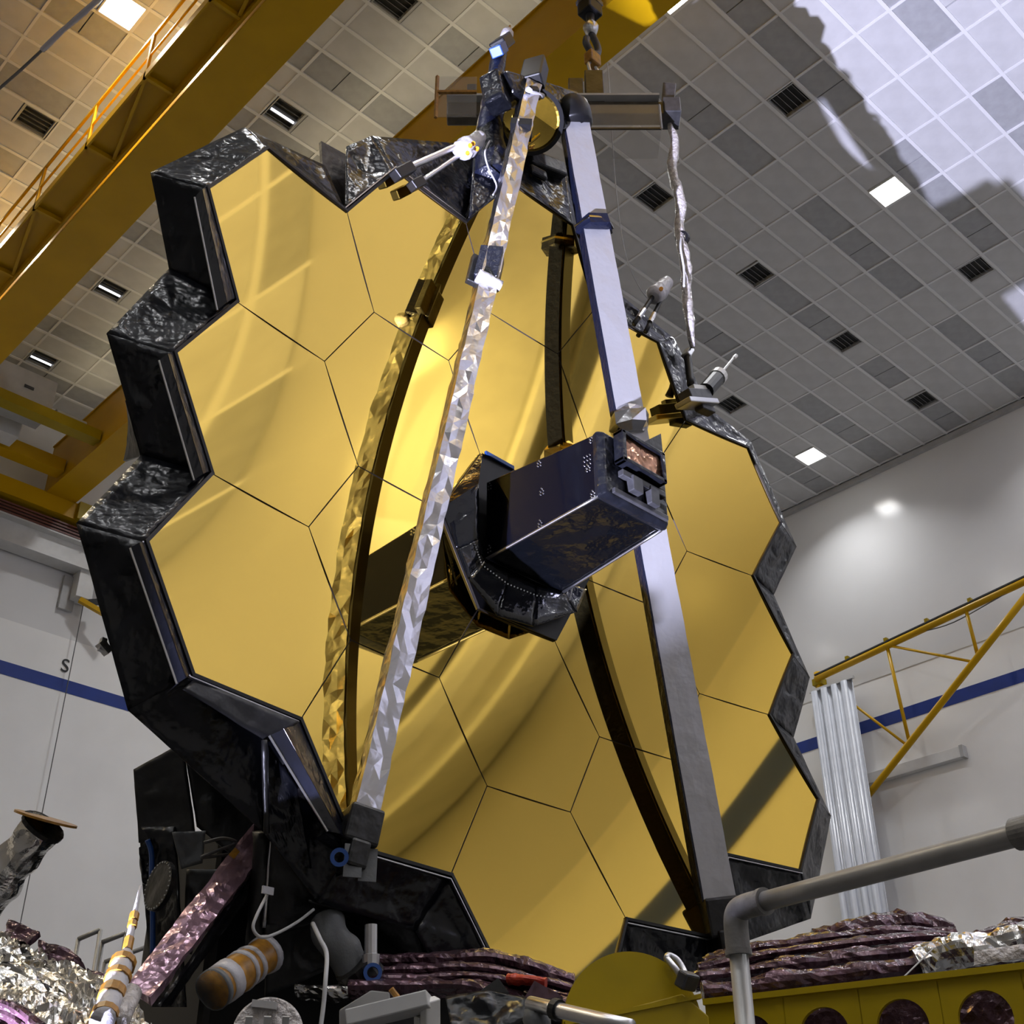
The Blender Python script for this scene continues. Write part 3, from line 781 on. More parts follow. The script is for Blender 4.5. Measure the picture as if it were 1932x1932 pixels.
for q in range(1, 6):
    for w in range(9):
        rv.append(disc(lerp(lerp(sk_o[q], sk_o[q + 1], w / 9), lerp(sk_i[q], sk_i[q + 1], w / 9), 0.7) + Vector((0, -0.012, -0.005)), (0, -1, -0.4), 0.0055, 0.004, 8))
obj('skirt_rivets', join(*rv), 'steel', aos, kind='stuff')
# the flat wedge above: black plate standing off the mirror at upper left
obj('baffle_plate', prism([hv(0, 0, 'TL', -0.0, -0.03), hv(0, 0, 'L', 0.0, -0.03), (-0.529, -0.080, 5.900), (-0.553, -0.200, 6.634)], (0.0, 0.012, 0.0)), 'baffle_foil', aos)
obj('blue_edge', bar(hv(0, 0, 'TL', 0.0, -0.03) + Vector((0.02, -0.01, 0)), lerp(hv(0, 0, 'TL', 0, -0.03), hv(0, 0, 'TR', 0, -0.03), 0.42), 0.03, 0.02, up=(0, 1, 0)), 'bluebit', aos)
# tip with collar, window frame and copper window
Tc = [p.copy() for p in B]
def tipq(g, Y):
    c = (Tc[0] + Tc[2]) / 2
    return [Vector((c.x + (p.x - c.x) * g, Y, c.z + (p.z - c.z) * g)) for p in Tc]
V = tipq(1.03, Y1 + 0.02) + tipq(1.06, Y1 - 0.03) + tipq(0.98, Y1 - 0.075)
F = [(a + k, a + (k + 1) % 4, a + (k + 1) % 4 + 4, a + k + 4) for a in (0, 4) for k in range(4)] + [(3, 2, 1, 0), (8, 9, 10, 11)]
collar = obj('tip_collar', (V, F), 'blanket', aos, bevel=0.012)
yw = Y1 - 0.08
fx0, fx1, fz0, fz1 = -0.25, 0.20, 6.42, 6.68
obj('window_frame', join(box(fx0, fx1, yw - 0.09, yw, fz0, fz0 + 0.035), box(fx0, fx1, yw - 0.09, yw, fz1 - 0.035, fz1),
    box(fx0, fx0 + 0.04, yw - 0.09, yw, fz0, fz1), box(fx1 - 0.04, fx1, yw - 0.09, yw, fz0, fz1)), 'blanket', collar, bevel=0.008)
obj('window_pane', box(fx0 + 0.035, fx1 - 0.035, yw - 0.06, yw - 0.045, fz0 + 0.03, fz1 - 0.03), 'copper', collar)
obj('tip_bracket', join(box(-0.22, 0.22, yw - 0.05, yw, 6.33, 6.38), box(-0.14, -0.04, yw - 0.07, yw, 6.24, 6.36), box(0.05, 0.14, yw - 0.06, yw, 6.22, 6.36), box(-0.28, 0.27, yw - 0.02, yw + 0.02, 6.18, 6.22)), 'darksteel', collar, bevel=0.006)
obj('tip_flap', prism([(0.367, -1.000, 7.023), (0.658, -0.950, 7.272), (0.666, -0.950, 6.921), (0.509, -1.000, 6.755)], (0.05, 0.05, 0)), 'blanket_matt', collar)

# ---- struts.  Profile corners run round the section; the back strip is a dark part of its own
def strut(base, top, w, th, facing, n=90, jit=0.012, seed=0, m='foil', taper=(1.0, 1.0), KS=3):
    base, top = Vector(base), Vector(top)
    d = (top - base).normalized()
    nrm = Vector(facing); nrm = (nrm - d * nrm.dot(d)).normalized()
    s = d.cross(nrm).normalized()
    prof = []
    for (a, b) in ((-1, 1), (1, 1), (1, -1), (-1, -1)):
        prof.append((a, b))
    ring = []
    K = KS
    for e in range(4):
        (a0, b0_), (a1, b1_) = prof[e], prof[(e + 1) % 4]
        for k in range(K):
            ring.append((a0 + (a1 - a0) * k / K, b0_ + (b1_ - b0_) * k / K))
    V, F = [], []
    R = len(ring); rs = random.Random(seed)
    for i in range(n + 1):
        u = i / n
        p = base + (top - base) * u
        g = taper[0] + (taper[1] - taper[0]) * u
        for (a, b) in ring:
            q = p + s * (a * w / 2 * g) + nrm * (b * th / 2 * g)
            k = (fold(q, seed, 7.0) + 0.8 * (rs.random() - 0.5)) * jit
            q = q + d * (rs.random() - 0.5) * 0.5 * (top - base).length / n
            o_ = (s * a + nrm * b); o_.normalize()
            V.append(tuple(q + o_ * k))
    for i in range(n):
        for k in range(R):
            a = i * R + k; b = i * R + (k + 1) % R
            if rs.random() < 0.5:
                F.append((a, b, b + R)); F.append((a, b + R, a + R))
            else:
                F.append((a, b, a + R)); F.append((b, b + R, a + R))
    F.append(tuple(range(R - 1, -1, -1))); F.append(tuple(n * R + k for k in range(R)))
    o = obj('support_strut', (V, F), m, tele)
    return o, d, nrm, s
# left strut
A0, A1 = (-1.523, -0.360, 3.915), (-0.347, -0.600, 10.727)
oA, dA, nA, sA = strut(A0, A1, 0.14, 0.13, (-0.3, -1, 0), jit=0.014, seed=2, n=80)
A0, A1 = Vector(A0), Vector(A1)
obj('back_strip', bar(A0 - nA * 0.074, A1 - nA * 0.074, 0.13, 0.02, up=nA), 'black', oA)
hA = A0 + (A1 - A0) * 0.655
obj('hinge_wrap', tube([hA - dA * 0.17, hA - dA * 0.16, hA + dA * 0.17, hA + dA * 0.18], [0.10, 0.125, 0.125, 0.10], 4), 'navy', oA, smooth=False)
obj('hinge_plate', bar(hA - dA * 0.16 - nA * 0.07 - sA * 0.02, hA + dA * 0.14 - nA * 0.07 - sA * 0.02, 0.24, 0.06, up=nA), 'blanket_matt', oA, bevel=0.01)
obj('hinge_knuckle', tube(seg(hA - dA * 0.2 - sA * 0.1 + nA * 0.07, hA - dA * 0.2 + sA * 0.1 + nA * 0.07, 6), 0.05, 12, jit=0.02, freq=12), 'white', oA, smooth=True)
obj('clamp_band', tube(seg(A0 + (A1 - A0) * 0.905, A0 + (A1 - A0) * 0.917, 2), 0.125, 4), 'black', oA)
obj('foot', join(bar(A0 - dA * 0.20, A0 + dA * 0.02, 0.2, 0.19, up=nA), bar(A0 - dA * 0.34, A0 - dA * 0.18, 0.12, 0.2, up=nA)), 'blanket_matt', oA, bevel=0.02)
obj('foot_ring', disc((-1.711, -0.420, 3.616), (-0.5, -0.8, -0.2), 0.05, 0.02, 20, inner=0.028), 'bluebit', oA)
for px in ((-1.619, -0.420, 3.617), (-1.518, -0.420, 3.613)):
    p = Vector(px)
    obj('fabric_tab', bar(p + Vector((0, 0, 0.09)), p - Vector((0, 0, 0.09)), 0.10, 0.012, up=(0.5, 1, 0)), 'fabric_grey', oA)
# right strut: broad smooth face to the lower left, dark narrow side
B0, B1 = (1.614, -0.360, 3.983), (0.231, -0.580, 10.715)
oB, dB, nB, sB = strut(B0, B1, 0.235, 0.12, (-0.62, -1, 0), jit=0.005, seed=9, n=46, m='foil_smooth', taper=(1.02, 1.0))
B0, B1 = Vector(B0), Vector(B1)
sgn = 1 if sB.x > 0 else -1
obj('back_strip', bar(B0 - nB * 0.068, B1 - nB * 0.068, 0.225, 0.02, up=nB), 'black', oB)
obj('side_strip', bar(B0 - sB * sgn * 0.126, B1 - sB * sgn * 0.126, 0.018, 0.12, up=nB), 'navy', oB)
hB = B0 + (B1 - B0) * 0.835
obj('clamp_band', tube([hB - dB * 0.06, hB - dB * 0.05, hB + dB * 0.05, hB + dB * 0.06], [0.13, 0.17, 0.17, 0.13], 6, jit=0.03, freq=9), 'navy', oB)
obj('clamp_foil', tube(seg(hB + dB * 0.0, hB + dB * 0.02, 2), 0.176, 6, jit=0.02, freq=12), 'foil', oB)
hB2 = B0 + (B1 - B0) * 0.555
obj('foil_bulge', tube([hB2 - dB * 0.12, hB2 - dB * 0.06, hB2 + dB * 0.05, hB2 + dB * 0.12], [0.11, 0.17, 0.165, 0.11], 8, jit=0.05, freq=8), 'foil', oB)
obj('top_collar', tube([B1 - dB * 0.02, B1, B1 + dB * 0.13, B1 + dB * 0.22, B1 + dB * 0.28], [0.15, 0.165, 0.17, 0.15, 0.1], 16), 'black', oB, smooth=True)
obj('foot', join(bar(B0 - dB * 0.25, B0 + dB * 0.02, 0.26, 0.2, up=nB), bar(B0 - dB * 0.42, B0 - dB * 0.2, 0.16, 0.26, up=nB)), 'blanket_matt', oB, bevel=0.02)

# ---- secondary mirror assembly at the apex
sm_c = Vector((-0.189, -0.420, 10.570)); sm_n = Vector((-0.30, -0.52, -0.80)).normalized()
e1 = sm_n.cross(Vector((0, 0, 1))).normalized(); e2 = sm_n.cross(e1).normalized()
smh = obj('secondary_mirror_cell', tube([sm_c - sm_n * 0.34, sm_c - sm_n * 0.32, sm_c - sm_n * 0.06, sm_c + sm_n * 0.04], [0.2, 0.26, 0.29, 0.28], 28), 'blanket_matt', tele, smooth=False)
V, F = [], []
for a in range(9):
    for k in range(32):
        r_ = 0.262 * (a + 0.0001) / 8; t_ = 2 * math.pi * k / 32
        V.append(tuple(sm_c + sm_n * (0.045 + 0.03 * (1 - (a / 8) ** 2)) + e1 * (r_ * math.cos(t_)) + e2 * (r_ * math.sin(t_))))
for a in range(8):
    for k in range(32):
        F.append((a * 32 + k, a * 32 + (k + 1) % 32, (a + 1) * 32 + (k + 1) % 32, (a + 1) * 32 + k))
obj('secondary_mirror', (V, F), 'gold', smh, smooth=True)
obj('mirror_ring', disc(sm_c + sm_n * 0.03, sm_n, 0.295, 0.05, 36, inner=0.258), 'black', smh)
obj('apex_frame', join(bar((-0.619, -0.500, 10.591), (0.327, -0.500, 11.074), 0.22, 0.24), bar((-0.650, -0.500, 10.329), (-0.668, -0.450, 10.698), 0.2, 0.2), bar((-0.114, -0.620, 10.759), (0.098, -0.550, 10.567), 0.1, 0.14)), 'blanket', tele, bevel=0.03)
obj('apex_block', join(bar((-0.353, -0.620, 10.753), (-0.225, -0.550, 11.181), 0.2, 0.16), bar((-0.445, -0.660, 10.558), (-0.341, -0.660, 10.630), 0.08, 0.06)), 'black', tele, bevel=0.015)
obj('apex_tie', tube(seg((-0.471, -0.680, 10.533), (-0.263, -0.660, 10.625), 4), 0.025, 8, jit=0.01), 'white', tele, smooth=True)
# black-wrapped folded upper arm standing behind the left strut
arm_p = [(-0.488, -0.260, 9.699), (-0.493, -0.250, 9.993), (-0.533, -0.250, 10.261), (-0.511, -0.250, 10.654), (-0.455, -0.250, 11.054), (-0.424, -0.250, 11.374), (-0.391, -0.250, 11.537)]
arm = obj('upper_arm', tube(smooth_path(arm_p, 8), [0.20 - 0.12 * min(1, q / 26.0) - 0.02 * max(0, (q - 26) / 22.0) for q in range(49)], 12, jit=0.02, seed=8, freq=6), 'navy', tele, smooth=True)
obj('blue_clip', bar((-0.533, -0.340, 11.286), (-0.430, -0.300, 11.471), 0.12, 0.1), 'bluebit', arm, bevel=0.01)
obj('arm_head', bar((-0.452, -0.280, 11.486), (-0.323, -0.250, 11.718), 0.16, 0.12), 'black', arm, bevel=0.015)
obj('white_cap', tube(seg((-0.348, -0.270, 11.677), (-0.304, -0.260, 11.880), 3), [0.055, 0.062, 0.06, 0.03], 12), 'white', arm, smooth=True)
obj('foam_stick', tube(seg((-0.298, -0.260, 11.878), (-0.283, -0.260, 11.953), 1), 0.012, 6), 'amber', arm)
obj('arm_skirt', sheet((-0.788, -0.300, 9.050), (-0.377, -0.340, 9.654), (-0.242, -0.300, 10.139), (-0.663, -0.200, 9.907), 14, 12, amp=0.04, freq=4, seed=51), 'blanket', tele, smooth=True, solid=0.012)
obj('top_box', join(bar((-0.048, -0.200, 10.363), (0.420, -0.200, 10.526), 0.16, 0.16), bar((-0.061, -0.280, 10.168), (0.139, -0.280, 10.206), 0.05, 0.1)), 'blanket_matt', tele, bevel=0.02)
obj('arm_cord', tube(smooth_path([(-0.672, -0.420, 9.943), (-0.725, -0.420, 9.763), (-0.663, -0.400, 9.634), (-0.572, -0.400, 9.500), (-0.613, -0.400, 9.361)], 6), 0.008, 6), 'white', arm, smooth=True)

# wrapped rods at the rim
def rod(name, a, b, r, m):
    return obj(name, tube(seg(a, b, 6), r, 10), m, tele, smooth=True)
r1 = rod('guide_rod', (-1.510, -0.360, 9.036), (-0.892, -0.400, 9.793), 0.026, 'steel')
obj('rod_foot', bar((-1.592, -0.360, 8.908), (-1.445, -0.360, 9.107), 0.09, 0.09), 'black', r1, bevel=0.01)
r2 = rod('guide_rod', (-1.359, -0.360, 9.000), (-0.901, -0.400, 9.684), 0.020, 'steel')
obj('rod_foot', bar((-1.429, -0.360, 8.910), (-1.329, -0.360, 9.039), 0.08, 0.08), 'black', r2, bevel=0.01)
hd = obj('rod_grip', tube(smooth_path([(-1.000, -0.410, 9.577), (-0.930, -0.420, 9.672), (-0.838, -0.420, 9.791), (-0.769, -0.420, 9.921)], 6), [0.05, 0.07, 0.085, 0.09, 0.085, 0.09, 0.095, 0.09, 0.085, 0.085, 0.08, 0.075, 0.075, 0.07, 0.07, 0.07, 0.06, 0.05, 0.03], 12, jit=0.02, freq=12), 'white', tele, smooth=True)
for t_ in ((-1.002, -0.520, 9.463), (-0.942, -0.520, 9.619), (-0.901, -0.520, 9.588), (-0.976, -0.520, 9.569)):
    obj('orange_mark', disc(t_, (-0.6, -0.7, -0.3), 0.018, 0.02, 8), 'orange', hd)
r3 = rod('guide_rod', (1.173, -0.330, 9.045), (1.459, -0.360, 9.550), 0.022, 'black')
r4 = rod('guide_rod', (1.331, -0.330, 9.048), (1.584, -0.360, 9.599), 0.022, 'black')
for o_, p_ in ((r3, ((1.221, -0.345, 9.138), (1.307, -0.350, 9.286))), (r4, ((1.384, -0.345, 9.182), (1.449, -0.350, 9.318)))):
    obj('tape_band', tube(seg(p_[0], p_[1], 1), 0.026, 10), 'foil', o_)
h2 = obj('rod_grip', tube(smooth_path([(1.440, -0.360, 9.499), (1.527, -0.360, 9.630), (1.632, -0.360, 9.773), (1.706, -0.360, 9.892)], 6), [0.05, 0.07, 0.08, 0.09, 0.09, 0.085, 0.085, 0.085, 0.08, 0.08, 0.075, 0.07, 0.07, 0.065, 0.06, 0.06, 0.05, 0.04, 0.03], 12, jit=0.02, freq=12), 'white', tele, smooth=True)
obj('orange_mark', disc((1.441, -0.460, 9.539), (-0.6, -0.7, -0.3), 0.02, 0.02, 8), 'orange', h2)

# survey fixture clamped on the upper right edge of the rim
sf = thing('survey_fixture', (1.850, -0.410, 8.466), 'black survey fixture with a thin rod on the upper right mirror edge', 'instrument')
obj('base_plate', bar((1.665, -0.420, 8.367), (2.091, -0.420, 8.559), 0.18, 0.05), 'steel', sf, bevel=0.008)
obj('base_box', join(bar((1.705, -0.420, 8.458), (2.021, -0.420, 8.608), 0.14, 0.11), bar((1.894, -0.420, 8.435), (2.079, -0.420, 8.468), 0.1, 0.06)), 'darksteel', sf, bevel=0.01)
obj('bright_block', bar((1.792, -0.440, 8.587), (1.998, -0.440, 8.676), 0.06, 0.05), 'lightgrey', sf)
obj('upright', tube(seg((1.821, -0.410, 8.655), (1.885, -0.360, 9.077), 6), 0.036, 10, jit=0.012, freq=14), 'black', sf, smooth=True)
obj('swivel_clamp', bar((1.857, -0.360, 9.037), (1.924, -0.360, 9.149), 0.09, 0.06), 'steel', sf, bevel=0.01)
obj('sensor_body', tube(seg((1.996, -0.440, 8.657), (2.219, -0.420, 8.933), 3), 0.078, 14), 'black', sf)
obj('sensor_ring', tube(seg((2.219, -0.420, 8.933), (2.267, -0.420, 8.996), 1), 0.085, 14), 'lightgrey', sf)
obj('probe_rod', tube(seg((2.238, -0.420, 8.955), (2.601, -0.390, 9.420), 2), 0.012, 8), 'lightgrey', sf)
obj('probe_tip', tube(seg((2.580, -0.390, 9.388), (2.631, -0.390, 9.449), 1), 0.02, 8), 'lightgrey', sf)
# small bracket sticking out at the far left
sb = obj('side_bracket', join(bar((-3.081, -0.020, 4.586), (-3.020, -0.020, 4.543), 0.05, 0.04), bar((-3.061, -0.020, 4.614), (-3.066, -0.020, 4.541), 0.03, 0.03)), 'steel', tele)

# ------------------------------------------------------------------ body behind and below the mirror
bx = obj('instrument_module', box(-1.75, 1.9, 0.75, 1.6, 2.80, 4.1), 'black', tele, bevel=0.05)
obj('module_shroud', sheet((-2.278, 1.000, 4.353), (-2.107, 0.750, 4.504), (-1.933, 0.720, 3.876), (-2.169, 1.000, 3.922), 16, 16, amp=0.05, freq=3.5, seed=61), 'blanket_matt', bx, smooth=True, solid=0.015)
obj('module_shroud', sheet((-2.107, 0.750, 4.504), (-1.425, 0.450, 4.051), (-1.697, 0.500, 3.749), (-1.940, 0.740, 4.008), 16, 12, amp=0.05, freq=3.5, seed=62), 'blanket_matt', bx, smooth=True, solid=0.015)
obj('module_side', sheet((-2.185, 1.000, 4.016), (-2.054, 0.800, 3.997), (-1.888, 0.700, 2.984), (-1.929, 1.000, 3.020), 14, 24, amp=0.05, freq=5, seed=63), 'blanket', bx, smooth=True, solid=0.015)
obj('black_cover', sheet((-2.189, 0.950, 3.875), (-2.147, 0.900, 3.936), (-2.073, 0.900, 3.636), (-2.135, 0.950, 3.681), 8, 12, amp=0.05, freq=9, seed=64), 'blanket', bx, smooth=True, solid=0.02)
obj('blue_strap', tube(smooth_path([(-2.193, 0.850, 3.899), (-2.159, 0.840, 3.825), (-2.134, 0.840, 3.675), (-2.103, 0.840, 3.528), (-2.060, 0.840, 3.268)], 6), 0.016, 8), 'bluebit', bx, smooth=True)
pt = obj('round_port', disc((-2.176, 0.620, 3.583), (-1.0, -0.02, 0.05), 0.14, 0.03, 36), 'blanket_matt', bx)
bd = []
pc = Vector((-2.176, 0.620, 3.583)); pn = Vector((-1.0, -0.02, 0.05)).normalized(); q1 = pn.cross(Vector((0, 0, 1))).normalized(); q2 = pn.cross(q1)
for k in range(30):
    a = 2 * math.pi * k / 30
    bd.append(disc(pc + q1 * 0.13 * math.cos(a) + q2 * 0.13 * math.sin(a) + pn * 0.03, pn, 0.0045, 0.005, 6))
obj('port_beads', join(*bd), 'greypaint', pt, kind='stuff')
obj('grey_cover', sheet((-2.162, 0.620, 3.900), (-1.986, 0.550, 3.928), (-1.981, 0.550, 3.742), (-2.072, 0.620, 3.702), 10, 10, amp=0.03, freq=6, seed=65), 'fabric_grey', bx, smooth=True, solid=0.015)
obj('hanging_cover', sheet((-2.039, 0.620, 3.708), (-1.874, 0.500, 3.715), (-1.982, 0.550, 3.232), (-1.992, 0.620, 3.242), 8, 14, amp=0.04, freq=6, seed=66), 'blanket_matt', bx, smooth=True, solid=0.015)
obj('loose_cable', tube(smooth_path([(-2.043, 0.450, 3.824), (-1.944, 0.420, 3.863), (-1.866, 0.400, 3.850), (-1.969, 0.420, 3.786), (-2.048, 0.450, 3.737), (-1.897, 0.420, 3.779)], 6), 0.01, 6), 'wire', bx, smooth=True)

# mauve foil covered brace leaning from lower left to the black shroud
p0, p1 = Vector((-2.504, 0.050, 2.883)), Vector((-1.800, 0.320, 3.861))
br = obj('foil_brace', sheet((-2.553, 0.100, 2.906), (-2.501, -0.050, 2.827), (-1.853, 0.200, 3.656), (-1.797, 0.340, 3.944), 8, 40, amp=0.035, freq=5, seed=70, edge=0.4), 'purple_light', tele, smooth=False, solid=0.05)
obj('brace_edge', sheet((-2.403, 0.050, 2.838), (-2.214, 0.300, 2.901), (-1.706, 0.400, 3.641), (-1.841, 0.220, 3.662), 4, 30, amp=0.03, freq=8, seed=71), 'blanket', br, solid=0.02)
obj('amber_tape', sheet((-2.020, 0.200, 3.706), (-1.995, 0.180, 3.683), (-1.954, 0.200, 3.732), (-1.975, 0.220, 3.756), 3, 3, amp=0.004), 'amber', br, solid=0.01)
obj('support_leg', tube(seg((-1.882, 0.100, 3.839), (-1.728, 0.300, 3.286), 10), 0.055, 8, jit=0.02, freq=9), 'blanket_matt', tele, smooth=True)
obj('support_leg', tube(seg((-1.851, 0.050, 3.804), (-1.746, 0.200, 3.352), 10), 0.012, 8), 'steel', tele, smooth=True)
obj('lower_shroud', sheet((-1.884, 0.000, 3.800), (-1.551, -0.020, 3.490), (-1.313, 0.100, 3.465), (-1.701, 0.250, 3.311), 16, 16, amp=0.06, freq=4, seed=72), 'blanket_matt', tele, smooth=True, solid=0.015)
obj('lower_shroud', sheet((-1.741, 0.200, 3.368), (-1.300, 0.120, 3.486), (-1.290, 0.200, 3.190), (-1.633, 0.300, 3.017), 14, 12, amp=0.05, freq=4, seed=73), 'blanket_matt', tele, smooth=True, solid=0.015)
obj('cord_loop', tube(smooth_path([(-1.931, -0.100, 3.452), (-2.001, -0.120, 3.314), (-2.013, -0.120, 3.247), (-1.962, -0.120, 3.211), (-1.873, -0.120, 3.242), (-1.746, -0.120, 3.323), (-1.630, -0.100, 3.415)], 6), 0.009, 6), 'cord', tele, smooth=True)
obj('cord_tag', box(*[c for p in (Vector((-1.948, -0.120, 3.456)),) for c in (p.x - 0.035, p.x + 0.035, p.y - 0.006, p.y + 0.006, p.z - 0.02, p.z + 0.02)]), 'white', tele)
obj('base_deck', box(-1.9, 2.6, 0.2, 2.2, 2.30, 2.78), 'black', tele)
obj('deck_legs', join(*[box(x - 0.12, x + 0.12, y - 0.12, y + 0.12, ZF, 2.3) for x in (-1.6, 2.0) for y in (0.4, 2.0)]), 'darksteel', tele)

# gold and white wrapped cylinder, hose, jack with blue shackle
cy = obj('wrapped_cylinder', tube(seg((-2.197, -0.100, 2.919), (-1.812, 0.050, 3.176), 10), 0.098, 20, jit=0.012, freq=10), 'amber', tele, smooth=True)
c0, c1 = Vector((-2.197, -0.100, 2.919)), Vector((-1.812, 0.050, 3.176))
for t0_, t1_ in ((0.0, 0.06), (0.12, 0.3), (0.5, 0.56), (0.64, 0.7), (0.92, 1.0)):
    obj('white_band', tube(seg(lerp(c0, c1, t0_), lerp(c0, c1, t1_), 2), 0.105, 20, jit=0.01, freq=10), 'fabric_grey' if t0_ < 0.1 else 'white', cy, smooth=True)
hs = obj('grey_hose', tube(smooth_path([(-1.473, 0.000, 3.390), (-1.467, -0.080, 3.277), (-1.418, -0.120, 3.207), (-1.360, -0.140, 3.106), (-1.337, -0.140, 2.993)], 8), 0.10, 16, jit=0.015, freq=10), 'fabric_grey', tele, smooth=True)
obj('hose_end', tube(seg((-1.408, -0.200, 3.139), (-1.323, -0.200, 3.068), 3), 0.12, 16), 'blanket_matt', hs)
jk = obj('steel_jack', tube([(-1.383, -0.300, 3.337), (-1.373, -0.300, 3.184), (-1.372, -0.300, 3.179), (-1.368, -0.300, 3.124)], [0.035, 0.035, 0.05, 0.045], 12), 'steel', tele)
obj('blue_shackle', disc((-1.385, -0.340, 3.077), (-0.6, -0.8, 0), 0.05, 0.02, 20, inner=0.03), 'bluebit', jk)
obj('white_cable', tube(smooth_path([(-1.698, -0.200, 3.311), (-1.712, -0.300, 3.209), (-1.699, -0.350, 3.127), (-1.729, -0.400, 2.983), (-1.731, -0.400, 2.855), (-1.743, -0.400, 2.703)], 8), 0.012, 8), 'cord', tele, smooth=True)

# ------------------------------------------------------------------ folded sunshield
def ribbon(path, w, h, seed, amp, n=3):
    """flattened crumpled roll along a path"""
    P = smooth_path(path, 10)
    fr = frames(P)
    V, F = [], []
    K = 14
    for i, (p, s, t) in enumerate(fr):
        if abs(s.z) > abs(t.z):
            s, t = t, s
        for k in range(K):
            a = 2 * math.pi * k / K
            q = p + s * (w / 2 * math.cos(a)) + t * (h / 2 * math.sin(a))
            q = q + (q - p).normalized() * (amp * (fold(q, seed, 9) + 0.9 * noise.noise(q * 3.5 + Vector((seed, 0, 0)))))
            V.append(tuple(q))
    m = len(fr)
    for i in range(m - 1):
        for k in range(K):
            a = i * K + k; b = i * K + (k + 1) % K
            F.append((a, b, b + K, a + K))
    F.append(tuple(range(K - 1, -1, -1))); F.append(tuple((m - 1) * K + k for k in range(K)))
    return V, F
ss = thing('folded_sunshield', (0.748, -1.960, 3.088), 'stack of folded purple membranes on the yellow beam at right', 'sunshield')
ROWS = [
    ([(-0.109, -1.542, 2.974), (0.195, -1.854, 3.007), (0.501, -2.186, 3.058), (0.807, -2.516, 3.107), (1.100, -2.820, 3.141)], 0.16, 0.1, 'purple', 0.035),
    ([(0.045, -1.368, 3.075), (0.344, -1.690, 3.123), (0.623, -1.988, 3.164), (0.948, -2.323, 3.200), (1.089, -2.472, 3.219)], 0.22, 0.1, 'purple', 0.03),
    ([(0.212, -1.268, 3.152), (0.451, -1.548, 3.218), (0.780, -1.899, 3.267), (1.071, -2.203, 3.302), (1.206, -2.321, 3.291)], 0.3, 0.09, 'purple', 0.025),
    ([(0.390, -1.176, 3.227), (0.586, -1.417, 3.294), (0.859, -1.713, 3.340), (1.068, -1.940, 3.376), (1.365, -2.209, 3.364)], 0.3, 0.1, 'purple', 0.035),
    ([(0.950, -1.578, 3.365), (1.155, -1.819, 3.423), (1.327, -2.004, 3.449), (1.485, -2.111, 3.400)], 0.3, 0.17, 'purple', 0.05),
    ([(1.514, -2.256, 3.349), (1.612, -2.379, 3.386), (1.779, -2.565, 3.419)], 0.3, 0.12, 'purple', 0.04),
]
ROWS2 = [
    ([(-1.210, -0.041, 3.187), (-1.066, -0.192, 3.204), (-0.889, -0.351, 3.196), (-0.718, -0.517, 3.203), (-0.574, -0.625, 3.170), (-0.336, -0.784, 3.093)], 0.25, 0.1, 'purple', 0.035),
    ([(-1.287, -0.149, 3.114), (-1.056, -0.370, 3.118), (-0.847, -0.574, 3.128), (-0.616, -0.753, 3.082), (-0.423, -0.888, 3.027)], 0.2, 0.07, 'purple', 0.025),
    ([(-1.355, -0.195, 3.054), (-1.105, -0.433, 3.058), (-0.890, -0.644, 3.067), (-0.670, -0.808, 3.017), (-0.485, -0.947, 2.975)], 0.2, 0.07, 'purple', 0.025),
    ([(-1.445, -0.226, 2.999), (-1.238, -0.419, 2.999), (-1.034, -0.615, 3.003), (-0.808, -0.788, 2.956), (-0.540, -0.998, 2.907)], 0.25, 0.1, 'purple', 0.03),
    ([(-1.622, 0.012, 3.010), (-1.451, -0.140, 3.000), (-1.291, -0.302, 3.014)], 0.2, 0.06, 'foil_crinkle', 0.03),
]
for q, (pts, w, h, m, amp) in enumerate(ROWS):
    obj('membrane_roll', ribbon(pts, w, h, 80 + q, amp), m, ss, smooth=False)
obj('orange_edge', sheet((0.745, -1.730, 3.296), (0.773, -1.789, 3.335), (0.920, -1.907, 3.406), (0.839, -1.875, 3.363), 6, 4, amp=0.01), 'amber', ss, solid=0.008)
obj('red_strap', ribbon([(1.434, -2.479, 3.320), (1.443, -2.573, 3.326), (1.480, -2.700, 3.339)], 0.14, 0.09, 3, 0.02), 'red', ss)
obj('clear_bag', ribbon([(0.624, -2.401, 3.080), (0.724, -2.539, 3.131), (0.807, -2.708, 3.143), (0.941, -2.939, 3.173)], 0.2, 0.16, 91, 0.035), 'foil_crinkle', ss)
obj('bag_window', sheet((0.550, -2.759, 3.013), (0.702, -3.003, 3.037), (0.728, -3.006, 3.107), (0.574, -2.760, 3.083), 12, 5, amp=0.03, freq=9), 'plasticwrap', ss, solid=0.01)
obj('tie_line', tube(seg((0.260, -2.509, 2.944), (0.513, -2.577, 3.125), 2), 0.004, 6), 'cord', ss)
ssf = thing('folded_sunshield', (-0.783, -0.503, 3.069), 'dark purple folded membranes along the foot of the mirror', 'sunshield')
for q, (pts, w, h, m, amp) in enumerate(ROWS2):
    obj('membrane_roll', ribbon(pts, w, h, 120 + q, amp), m, ssf, smooth=False)
obj('amber_lace', ribbon([(-0.846, -0.828, 3.045), (-0.783, -0.926, 3.034), (-0.730, -0.992, 3.015)], 0.12, 0.05, 5, 0.03), 'red', ssf)
obj('grey_gusset', prism([(-1.042, -0.815, 2.962), (-0.996, -0.908, 3.021), (-0.929, -0.917, 2.957)], (0.2, 0.2, 0)), 'fabric_grey', ssf)
obj('grey_gusset', prism([(-0.933, -1.022, 2.895), (-0.926, -1.107, 2.987), (-0.790, -1.176, 2.917)], (0.2, 0.2, 0)), 'purple_light', ssf)
